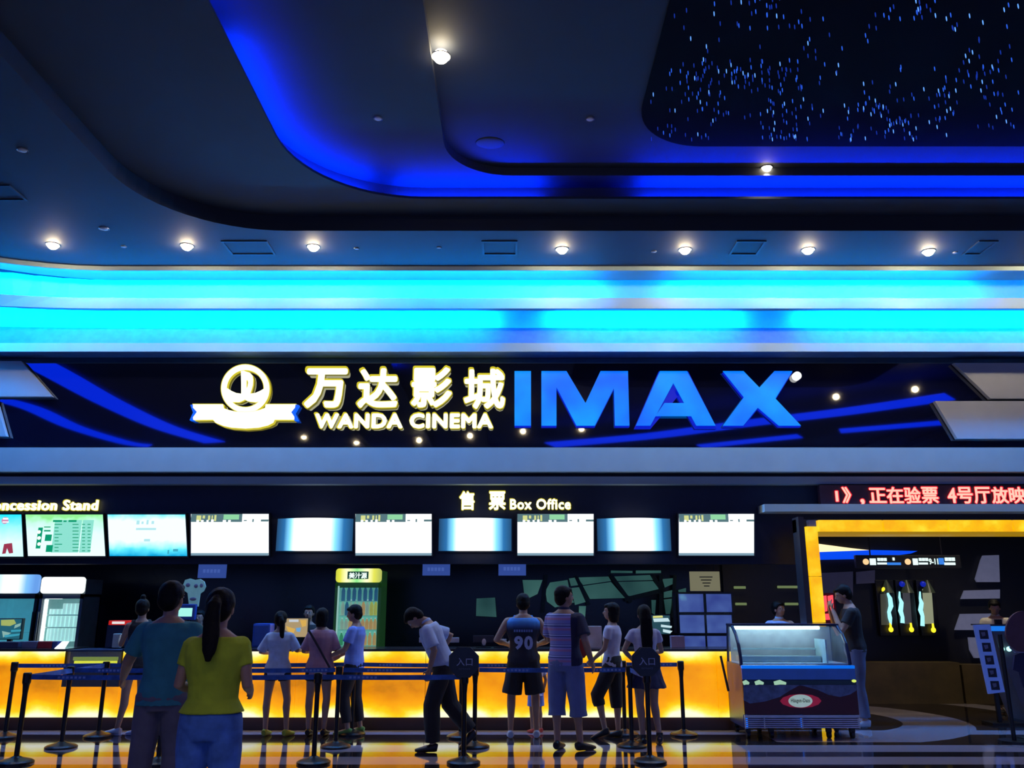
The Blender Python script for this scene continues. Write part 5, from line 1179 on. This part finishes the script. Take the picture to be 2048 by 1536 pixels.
        back = Vector((-ft.x, -ft.y, 0)) if ft.z > -.9 else Vector((0, -1, 0))
        tube(bm, [hi + Vector((0, 0, .02)), hi.lerp(kn, .3), hi.lerp(kn, .8), kn, kn.lerp(an, .25) + back * .015, kn.lerp(an, .55) + back * .006, an], [(.088 if female else .086) * W1, .080 * W1, .058, .054, .054, .042, .033], n=16)
        tube(bm, [an + Vector((0, 0, -.01)) - ft * .045, an - ft * .02 + Vector((0, 0, -.03)), an + ft * .07 + Vector((0, 0, -.045)), an + ft * .15 + Vector((0, 0, -.062)), an + ft * .185 + Vector((0, 0, -.068))], [.028, .036, .040, .030, .016], side=(ft.y, -ft.x, 0), n=12)
    bm.transform(Matrix.Identity(4))
    me = remesh(bm, vox, 2); me.materials.append(g('skin', SKIN))
    for p in me.polygons: p.use_smooth = True
    root = bpy.data.objects.new(name, me); COL.objects.link(root); root.matrix_world = MW
    tag(root, label, 'person')
    def child(nm, bm2, m, vx=.010, nz=.004, ns=7, sm=2, cut=None):
        me2 = remesh(bm2, vx, sm, nz, ns, seed=x * 3)
        for mm in (m if isinstance(m, (list, tuple)) else [m]): me2.materials.append(mm)
        for p in me2.polygons: p.use_smooth = True
        o = bpy.data.objects.new(nm, me2); COL.objects.link(o); o.parent = root; return o
    # clothes
    if top:
        bm = B(); inf = top.get('inf', .014); z0 = top.get('hem', .88)
        torso(bm, inf, z0, 1.46 if top.get('neck', 1) else 1.41, top.get('hemr', (.178 * W1 + inf, .128 * W1 + inf)))
        fr = top.get('sleeve', .6); fat = (.050 if female else .060) * (W1 * .5 + .5)
        for sd, sg_ in (('L', -1), ('R', 1)):
            sh, el_, wr = J['sh' + sd], J['el' + sd], J['wr' + sd]
            if fr > 0:
                inn = U @ Vector((.07 * sg_, -.005, 1.385)); sh2 = sh.lerp(inn, .12) + Vector((0, 0, -.012)); tube(bm, [inn, sh2], [fat * .98, fat * .86], n=16); ell(bm, sh2 + Vector((0, 0, -.010)), (fat * 1.0,) * 3, 16, 12)
                pts = [sh2, sh2.lerp(el_, min(fr, 1) * .5), sh2.lerp(el_, min(fr, 1))]; q = top.get('loose', 1.22)
                rad = [fat * 1.05, fat * (q * .5 + .55), fat * q]
                if fr > 1: pts.append(el_.lerp(wr, fr - 1)); rad.append(fat * .95)
                tube(bm, pts, rad, n=16)
            else:
                tube(bm, [U @ Vector((.04 * sg_, -.005, 1.40)), U @ Vector((.13 * sg_, -.008, 1.425))], [.06, .045], n=12)
        sh_o = child(top.get('name', 'shirt'), bm, top['m'], nz=top.get('nz', .006), ns=6)
        if top.get('collar'):
            bm = B(); tube(bm, [U @ Vector((0, -.012, 1.455)), U @ Vector((0, -.008, 1.50))], [(.072, .07), (.062, .062)], n=16); child('collar', bm, top['collar'], nz=0)
    if bottom:
        bm = B(); kind = bottom['kind']
        if kind == 'skirt':
            tube(bm, [(0, 0, 1.02), (0, 0, .96), (0, 0, .82), (0, 0, bottom['len'])], [(.145, .112), (.175, .135), (.215, .18), (.265, .225)], side=(1, 0, 0), n=28)
        else:
            wz = bottom.get('waist', 1.04); tube(bm, [(0, 0, wz), (0, 0, min(.97, wz - .015)), (0, 0, .90), (0, 0, .82)], [(.145 * W1, .112 * W1), (.178 * W1, .130 * W1), (.186 * W1, .136 * W1), (.14 * W1, .115 * W1)], side=(1, 0, 0), n=22)
            lf, lz = bottom.get('len', 1.9), bottom.get('loose', 1.0)
            for sd in 'LR':
                hi, kn, an = J['hi' + sd], J['kn' + sd], J['an' + sd]
                pts = [hi + Vector((0, 0, .02)), hi.lerp(kn, .35)]; rad = [.100 * W1, .096 * W1 * (lz * .3 + .7)]
                if lf <= 1: pts.append(hi.lerp(kn, lf)); rad.append(.088 * lz * W1)
                else:
                    pts += [kn, kn.lerp(an, (lf - 1) * .5), kn.lerp(an, lf - 1)]; rad += [.072 * lz, .068 * lz, .062 * lz * bottom.get('cuff', 1)]
                tube(bm, pts, rad, n=16)
        child(bottom.get('name', 'trousers' if kind != 'skirt' else 'skirt'), bm, bottom['m'], nz=bottom.get('nz', .007), ns=8)
    if shoes:
        for sd in 'LR':
            an, ft = J['an' + sd], J['ft' + sd]; bm = B(); hgh = shoes.get('high', 0)
            dn = Vector((0, 0, -1))
            pts = [an + dn * .035 - ft * .058, an + dn * .028 - ft * .02, an + dn * .045 + ft * .06, an + dn * .056 + ft * .15, an + dn * .062 + ft * .20]
            tube(bm, pts, [(.034, .040), (.043, .052), (.049, .036), (.044, .026), (.022, .016)], side=(ft.y, -ft.x, 0), n=14)
            if hgh: tube(bm, [an, an + Vector((0, 0, .05))], [.045, .044], n=14)
            o = child('shoe', bm, shoes['m'], vx=.007, nz=0)
            if shoes.get('sole'):
                bm = B(); tube(bm, [an + dn * .076 - ft * .06, an + dn * .076 + ft * .06, an + dn * .078 + ft * .19], [(.036, .010), (.050, .010), (.036, .009)], side=(ft.y, -ft.x, 0), n=14)
                me3 = remesh(bm, .006, 1); me3.materials.append(shoes['sole']); so = bpy.data.objects.new('sole', me3); COL.objects.link(so); so.parent = o
    # hair
    hm = hairm or HAIRM
    bm = B(); ell(bm, hp((0, -.020, 1.643)), (.091, .102, .098), 24, 16, hr)
    ell(bm, hp((0, -.045, 1.60)), (.084, .074, .090), 20, 14, hr)
    nrm = HM.to_3x3() @ Vector((0, -.95, .55)).normalized(); bmesh.ops.bisect_plane(bm, geom=bm.verts[:] + bm.edges[:] + bm.faces[:], plane_co=hp((0, .028, 1.625)), plane_no=nrm, clear_inner=True)
    ed = [e for e in bm.edges if e.is_boundary]
    if ed: bmesh.ops.holes_fill(bm, edges=ed, sides=0)
    ell(bm, hp((0, .035, 1.685)), (.066, .058, .034), 16, 10, hr)
    if hair == 'pony': 
        tube(bm, [hp((0, -.10, 1.66)), hp((0, -.145, 1.62)), hp((.0, -.150, 1.52)), hp((.01, -.165, 1.43)), hp((.015, -.178, 1.34)), hp((.015, -.180, 1.27))], [(.03, .03), (.044, .034), (.054, .032), (.056, .032), (.046, .026), (.016, .014)], n=14)
    if hair == 'sidepony': tube(bm, [hp((.02, -.10, 1.66)), hp((.05, -.13, 1.60)), hp((.06, -.12, 1.48)), hp((.06, -.11, 1.36)), hp((.06, -.10, 1.30))], [(.03, .03), (.036, .03), (.04, .026), (.034, .022), (.012, .01)], n=14)
    if hair == 'long': tube(bm, [hp((0, -.07, 1.66)), hp((0, -.10, 1.55)), hp((0, -.12, 1.40)), hp((.0, -.125, 1.25)), hp((.0, -.12, 1.12)), hp((0, -.12, 1.05))], [(.075, .05), (.082, .05), (.082, .036), (.075, .032), (.06, .026), (.03, .015)], n=18)
    if hair == 'bun': ell(bm, hp((0, -.03, 1.755)), (.038, .038, .042), 14, 10, hr); 
    if hair == 'bob': tube(bm, [hp((0, -.02, 1.64)), hp((0, -.03, 1.56)), hp((0, -.04, 1.47))], [(.088, .085), (.092, .08), (.07, .06)], n=18)
    child('hair', bm, hm, vx=.008, nz=.004, ns=22, sm=1)
    for sg_ in (-1, 1):
        bm = B(); ell(bm, hp((.030 * sg_, .083, 1.618)), (.013, .009, .007), 12, 8, hr); ew = link('eye', bm, EYEW, None, True); ew.parent = root
        bm = B(); ell(bm, hp((.030 * sg_, .090, 1.618)), (.006, .004, .006), 10, 8, hr); eb = link('pupil', bm, EYEB, None, True); eb.parent = ew
    if extras: extras(root, U, HM, J, child)
    return root, J, U, MW

def foot(px, py): p = atz(px, py, 0); return p.x, p.y
def ht(pytop, y): return zat(pytop, y)
def pat(name, base, fn):
    m = mat(name, base, .8); nt, N, L, b = nodes(m); tc = N.new('ShaderNodeTexCoord'); s_ = N.new('ShaderNodeSeparateXYZ'); L.new(tc.outputs['Object'], s_.inputs[0]); fn(m, nt, N, L, b, s_); return m
TEALS = mat('teal_cotton', (.035, .22, .27), .85, vs=14); GREYT = mat('grey_blue_cotton', (.13, .12, .17), .85, vs=10)
YELS = mat('yellow_green_cotton', (.42, .50, .02), .85, vs=12); JEAN = mat('blue_denim', (.07, .18, .52), .85, var=.35, vs=9)
WBL = mat('white_blouse_cotton', (.45, .52, .68), .85, vs=12); PNK = mat('dusty_pink_cotton', (.38, .19, .25), .85, vs=12)
BLK = mat('black_cotton', (.012, .010, .012), .8); LBL = mat('light_blue_cotton', (.20, .30, .75), .85, vs=10); WHS = mat('white_shirt_cotton', (.42, .52, .78), .85, vs=8)
NAVY = mat('navy_cotton', (.012, .014, .06), .85); LSH = mat('pale_blue_shorts_cotton', (.13, .17, .36), .85, vs=10); GRYJ = mat('grey_jeans', (.10, .11, .19), .85)
BEIS = mat('beige_shirt_cotton', (.62, .58, .48), .85, emit=None); WTE = mat('white_tee_cotton', (.50, .48, .62), .85)
SNK = mat('white_sneaker', (.42, .50, .65), .6); YSH = mat('yellow_green_shoe', (.30, .35, .03), .6); BSH = mat('black_shoe', (.01, .008, .008), .4); GSH = mat('green_shoe', (.10, .22, .03), .6)
SOLE = mat('pale_sole', (.35, .42, .6), .6); RSH = mat('red_shoe', (.5, .04, .03), .5)
fwd = dict(elL=(.25, .02, 1.13), wrL=(.20, .27, 1.12), elR=(.25, .02, 1.13), wrR=(.20, .27, 1.12))

x, y = xat(335, 1300, 6.75), 6.75
person('person in a teal T-shirt and grey trousers seen from behind at front left', x, y, ht(1166, y) - .0, 2, dict(yaw=-14, elL=(.30, .06, 1.15), wrL=(.42, .30, 1.02), elR=(.26, .04, 1.14), wrR=(.16, .24, 1.15), knL=(.12, .02, .49), anL=(.14, -.02, .085), knR=(.10, .06, .50), anR=(.15, -.12, .10), ftL=(-.1, 1, 0), ftR=(.15, 1, 0)),
       top=dict(m=TEALS, hem=.86, sleeve=.72, inf=.018, hemr=(.195, .145)), bottom=dict(kind='trousers', m=GREYT, len=1.95, loose=1.18), shoes=dict(m=BSH), vox=.007, sw=1.02)
x, y = xat(434, 1300, 5.6), 5.6
person('person in a yellow-green T-shirt and blue jeans with a long black ponytail, nearest', x, y, ht(1181, y), 0, dict(elL=(.232, -.02, 1.14), wrL=(.17, .22, 1.08), elR=(.232, -.02, 1.14), wrR=(.17, .22, 1.08), pitch=6, knL=(.11, .01, .49), knR=(.11, .01, .49)),
       top=dict(m=YELS, hem=.975, sleeve=.55, inf=.026, hemr=(.208, .155), loose=1.04), bottom=dict(kind='trousers', m=JEAN, len=1.95, loose=1.12, waist=.99), shoes=dict(m=BSH), hair='pony', vox=.007, female=True, wide=1.08, sw=1.05)
x, y = xat(262, 1440, 11.5), 11.5
person('person with a hair bun, black sleeveless top and white sneakers', x, y, ht(1200, y), 38, dict(elR=(.20, .10, 1.14), wrR=(.12, .32, 1.18), elL=(.22, .10, 1.14), wrL=(.16, .34, 1.2), yaw=-30, knL=(.09, .06, .49), anL=(.12, .16, .085), knR=(.10, .02, .49), anR=(.10, -.04, .085), ftL=(-.6, .8, 0), ftR=(-.5, .8, 0)),
       top=dict(m=BLK, hem=.86, sleeve=0, inf=.010), bottom=dict(kind='shorts', m=BLK, len=.42, loose=1.1), shoes=dict(m=SNK, sole=SOLE), hair='bun', female=True)
x, y = xat(549, 1440, 11.5), 11.5
person('person in a loose white blouse with a ponytail and yellow-green shoes, from behind', x, y, ht(1224, y), -2, dict(fwd, elL=(.29, .0, 1.15), elR=(.28, .02, 1.17), wrR=(.24, .25, 1.17), knL=(.13, .01, .49), anL=(.12, -.02, .085), knR=(.16, .02, .49), anR=(.19, -.04, .085), ftL=(.1, 1, 0), ftR=(.35, 1, 0)),
       top=dict(m=WBL, hem=.80, sleeve=.95, inf=.026, hemr=(.225, .165), loose=1.5), bottom=dict(kind='shorts', m=BLK, len=.30, loose=1.1), shoes=dict(m=YSH), hair='sidepony', female=True)
def strap(root, U, HM, J, child):
    bm = B(); pts = []
    for k in range(15):
        a = PI * (k / 14); t = k / 14
        pts.append(U @ Vector((-.135 + .33 * t, -.165 + .01 * math.sin(a) - .0, 1.42 - .50 * t)))
    tube(bm, pts, [(.006, .016)] * 15, side=(0, 1, 0), n=8); me = bpy.data.meshes.new('bag_strap'); bm.to_mesh(me); bm.free(); me.materials.append(mat('dark_strap', (.02, .008, .015), .6)); o = bpy.data.objects.new('bag_strap', me); COL.objects.link(o); o.parent = root
x, y = xat(634, 1440, 11.5), 11.5
person('person in a dusty pink T-shirt with a dark strap across the back', x, y, ht(1218, y), -5, dict(fwd, elL=(.27, .0, 1.13), wrR=(.20, .26, 1.10), knL=(.13, .01, .49), anL=(.11, -.02, .085), knR=(.12, .01, .49), anR=(.11, -.02, .085)),
       top=dict(m=PNK, hem=.80, sleeve=.9, inf=.030, hemr=(.20, .15), loose=1.35), bottom=dict(kind='shorts', m=BLK, len=.4, loose=1.15), shoes=dict(m=BSH), hair='bob', female=True, wide=1.05, extras=strap)
x, y = xat(703, 1440, 11.6), 11.6
person('person in a light blue-white T-shirt and black trousers facing left at the green fridge', x, y, ht(1211, y), 84, dict(elL=(.20, .08, 1.13), wrL=(.16, .28, 1.05), elR=(.20, .06, 1.13), wrR=(.18, .26, 1.03), pitch=12, knL=(.09, .10, .50), anL=(.10, .02, .085), knR=(.09, -.02, .49), anR=(.10, -.10, .085)),
       top=dict(m=LBL, hem=.88, sleeve=.65, inf=.02, hemr=(.16, .15)), bottom=dict(kind='trousers', m=BLK, len=1.8, loose=1.15), shoes=dict(m=GSH), sw=.9)
x, y = xat(884, 1460, 10.35), 10.35
person('person bending forward mid-stride in a white shirt and black trousers', x, y, 1.70, 92, dict(lean=26, pitch=44, elL=(.24, .02, 1.14), wrL=(.20, .16, .97), elR=(.25, -.20, 1.20), wrR=(.20, .03, 1.06), knL=(.09, .12, .50), anL=(.09, .10, .085), knR=(.10, -.08, .50), anR=(.10, -.34, .19), ftL=(0, 1, 0), ftR=(0, .72, -.7)),
       top=dict(m=WHS, hem=.93, sleeve=.85, inf=.028, hemr=(.17, .15), loose=1.4, collar=WHS), bottom=dict(kind='trousers', m=BLK, len=1.94, loose=1.38), shoes=dict(m=BSH), vox=.008)
# jersey with number 90
def jm(m, nt, N, L, b, s_):
    f_ = s_.outputs[2]
    c = ramp(nt, mathn(nt, 'DIVIDE', f_, 1.6), ((.0, (.012, .014, .03)), (.80, (.012, .014, .03)), (.835, (.03, .10, .30)), (.86, (.06, .28, .75))), 'LINEAR'); L.new(c, b.inputs['Base Color'])
JERS = pat('jersey_fabric', (.02, .02, .04), jm)
x, y = xat(1047, 1440, 11.3), 11.3
def jersey_marks(root, U, HM, J, child):
    M = mat('jersey_pale_number', (.42, .50, .72), .7)
    for k, (ch, xa, xb) in enumerate((('9', -.115, -.005), ('0', .01, .12))):
        me = text_mesh(ch, .045, .5); xs = [v.co.x for v in me.vertices]; ys = [v.co.y for v in me.vertices]; a, b_, c, d = min(xs), max(xs), min(ys), max(ys)
        for v in me.vertices:
            X_ = xa + (v.co.x - a) / (b_ - a) * (xb - xa); v.co = (X_, -.142 + .25 * abs(X_) ** 1.5 + (.5 - v.co.z) * .004, 1.05 + (v.co.y - c) / (d - c) * .165)
        me.materials.append(M); o = bpy.data.objects.new('number', me); COL.objects.link(o); o.parent = root
    bm = B()
    for k in range(8): xx = -.12 + k * .0305; box(bm, xx, xx + .022, -.150 + .25 * abs(xx + .011) ** 1.5, -.146 + .25 * abs(xx + .011) ** 1.5, 1.262, 1.292)
    me = bpy.data.meshes.new('name_band'); bm.to_mesh(me); bm.free(); me.materials.append(mat('jersey_dim_letters', (.16, .24, .5), .7)); o = bpy.data.objects.new('name_band', me); COL.objects.link(o); o.parent = root
person('person in a dark basketball jersey with number 90 and black shorts', x, y, ht(1189, y), 0, dict(pitch=14, elL=(.34, -.02, 1.16), wrL=(.20, .24, 1.10), elR=(.32, .0, 1.16), wrR=(.2, .26, 1.1), knL=(.15, .02, .49), anL=(.16, -.02, .085), knR=(.15, .02, .49), anR=(.16, .0, .085)),
       top=dict(m=JERS, hem=.84, sleeve=0, inf=.020, name='jersey', hemr=(.215, .155), nz=.003), bottom=dict(kind='shorts', m=BLK, len=.92, loose=1.35), shoes=dict(m=SNK), wide=1.08, sw=1.1, extras=jersey_marks)
# striped polo shirt
def stm(m, nt, N, L, b, s_):
    z = s_.outputs[2]; w_ = mathn(nt, 'FRACT', mathn(nt, 'MULTIPLY', z, 9.0))
    c = ramp(nt, w_, ((0, (.22, .24, .60)), (.25, (.42, .20, .38)), (.45, (.30, .28, .62)), (.62, (.04, .06, .25)), (.72, (.42, .46, .75)), (.85, (.04, .06, .25)), (.9, (.25, .25, .6))), 'CONSTANT')
    side_ = mathn(nt, 'GREATER_THAN', mathn(nt, 'ADD', s_.outputs[0], mathn(nt, 'MULTIPLY', s_.outputs[1], .25)), .095)
    mx = N.new('ShaderNodeMix'); mx.data_type = 'RGBA'; L.new(side_, mx.inputs['Factor']); L.new(c, mx.inputs[6]); mx.inputs[7].default_value = (.012, .014, .05, 1); L.new(mx.outputs[2], b.inputs['Base Color'])
STR = pat('striped_polo_fabric', (.3, .3, .5), stm)
x, y = xat(1133, 1480, 10.4), 10.4
pr, J_, U_, MW_ = person('person in a pink and blue striped polo shirt and pale blue three-quarter shorts', x, y, ht(1174, y), -28, dict(yaw=-42, elL=(.24, .10, 1.14), wrL=(.10, .26, 1.18), elR=(.27, -.06, 1.14), wrR=(.29, .06, .92), knL=(.12, .02, .49), anL=(.10, -.02, .085), knR=(.13, .02, .49), anR=(.15, .03, .085), ftL=(-.1, 1, 0), ftR=(.5, .85, 0)),
       top=dict(m=STR, hem=.88, sleeve=.78, inf=.022, collar=NAVY, hemr=(.20, .15), loose=1.3), bottom=dict(kind='shorts', m=LSH, len=1.35, loose=1.35, cuff=1.2), shoes=dict(m=BSH), wide=1.08)
hb = MW_ @ J_['wrR']
bm = B(); c = at(1167, 1302, y + .25); prism_pts(bm, [c + Vector(v) for v in ((-.07, 0, .13), (-.01, 0, .14), (.07, .0, -.01), (.0, .0, -.09), (-.08, 0, -.04))], (0, .08, 0)); bmesh.ops.bevel(bm, geom=bm.edges[:], offset=.01, segments=2, affect='EDGES')
tag(link('hand_bag', bm, mat('red_orange_bag', (.45, .04, .01), .6)), 'small red-orange bag held before the striped person', 'bag')
x, y = xat(1228, 1440, 11.3), 11.3
person('person in a white T-shirt and loose black cropped trousers facing left', x, y, ht(1207, y), 70, dict(elL=(.2, .06, 1.13), wrL=(.14, .22, 1.0), elR=(.22, -.02, 1.13), wrR=(.18, .10, .90), yaw=10, knR=(.10, -.01, .49), anR=(.10, -.03, .085), knL=(.09, .20, .53), anL=(.10, .10, .12), ftL=(0, 1, -.3)),
       top=dict(m=WTE, hem=.90, sleeve=.5, inf=.014, hemr=(.17, .13)), bottom=dict(kind='trousers', m=BLK, len=1.30, loose=1.25), shoes=dict(m=BSH), hair='bob', female=True)
x, y = xat(1297, 1480, 10.75), 10.75
person('person with very long black hair in a white top and flared navy skirt', x, y, ht(1212, y), 6, dict(elL=(.30, .02, 1.16), wrL=(.13, .12, 1.02), elR=(.25, .05, 1.14), wrR=(.18, .25, 1.12), knL=(.09, .02, .49), anL=(.07, .0, .085), knR=(.10, .03, .5), anR=(.12, -.10, .12), ftL=(-.1, 1, 0), ftR=(.2, 1, -.3)),
       top=dict(m=WTE, hem=.96, sleeve=.5, inf=.014, hemr=(.165, .125)), bottom=dict(kind='skirt', m=NAVY, len=.70, nz=.014), shoes=dict(m=BSH, high=1), hair='long', female=True)
x, y = xat(1724, 1440, 12.35), 12.35
person('person in a black T-shirt with hands at the mouth behind the freezer', x, y, ht(1170, y), 78, dict(pitch=18, elL=(.20, .16, 1.14), wrL=(.05, .20, 1.42), elR=(.20, .16, 1.12), wrR=(.08, .22, 1.40), lean=4, palmL=(0, -1, 0), palmR=(0, -1, 0)),
       top=dict(m=BLK, hem=.90, sleeve=.6, inf=.018), bottom=dict(kind='trousers', m=GRYJ, len=1.92, loose=1.1), shoes=dict(m=SNK))
x, y = xat(1559, 1240, 13.2), 13.2
person('attendant in a white shirt behind the ice cream freezer, only head and shoulders in view', x, y, ht(1204, y), 188, dict(yaw=28), top=dict(m=WHS, hem=.88, sleeve=.85, inf=.02, collar=WHS), bottom=dict(kind='trousers', m=BLK), shoes=dict(m=BSH))
x, y = xat(1992, 1240, 13.85), 13.85
person('attendant in a beige shirt behind the ticket desk at the right', x, y, ht(1200, y), 168, dict(pitch=20, yaw=-12, elL=(.26, .05, 1.12), wrL=(.12, .28, 1.12), elR=(.26, .05, 1.12), wrR=(.12, .28, 1.12)), top=dict(m=BEIS, hem=.88, sleeve=.85, inf=.02, collar=BEIS), bottom=dict(kind='trousers', m=BLK), shoes=dict(m=BSH), wide=1.08)
x, y = xat(399, 1240, 13.1), 13.1
person('counter attendant in a pale shirt half hidden between the teal and yellow-green shirts', x, y, ht(1222, y), 178, dict(fwd), top=dict(m=WHS, hem=.88, sleeve=.85, inf=.02), bottom=dict(kind='trousers', m=BLK), shoes=dict(m=BSH))
x, y = xat(617, 1240, 13.1), 13.1
person('counter attendant with dark hair standing behind the pink-shirted person', x, y, ht(1212, y), 182, dict(fwd), top=dict(m=BLK, hem=.88, sleeve=.85, inf=.02), bottom=dict(kind='trousers', m=BLK), shoes=dict(m=BSH), female=True)
x, y = xat(1072, 1440, 11.78), 11.78
person('small child in a pale blue and white outfit between the legs of the jersey wearer', x, y, .98, 30, dict(elL=(.22, .02, 1.15), wrL=(.2, .1, .95)), top=dict(m=WTE, hem=.80, sleeve=.6, inf=.02, name='child_shirt'), bottom=dict(kind='shorts', m=LBL, len=.8, loose=1.3), shoes=dict(m=RSH), vox=.010)
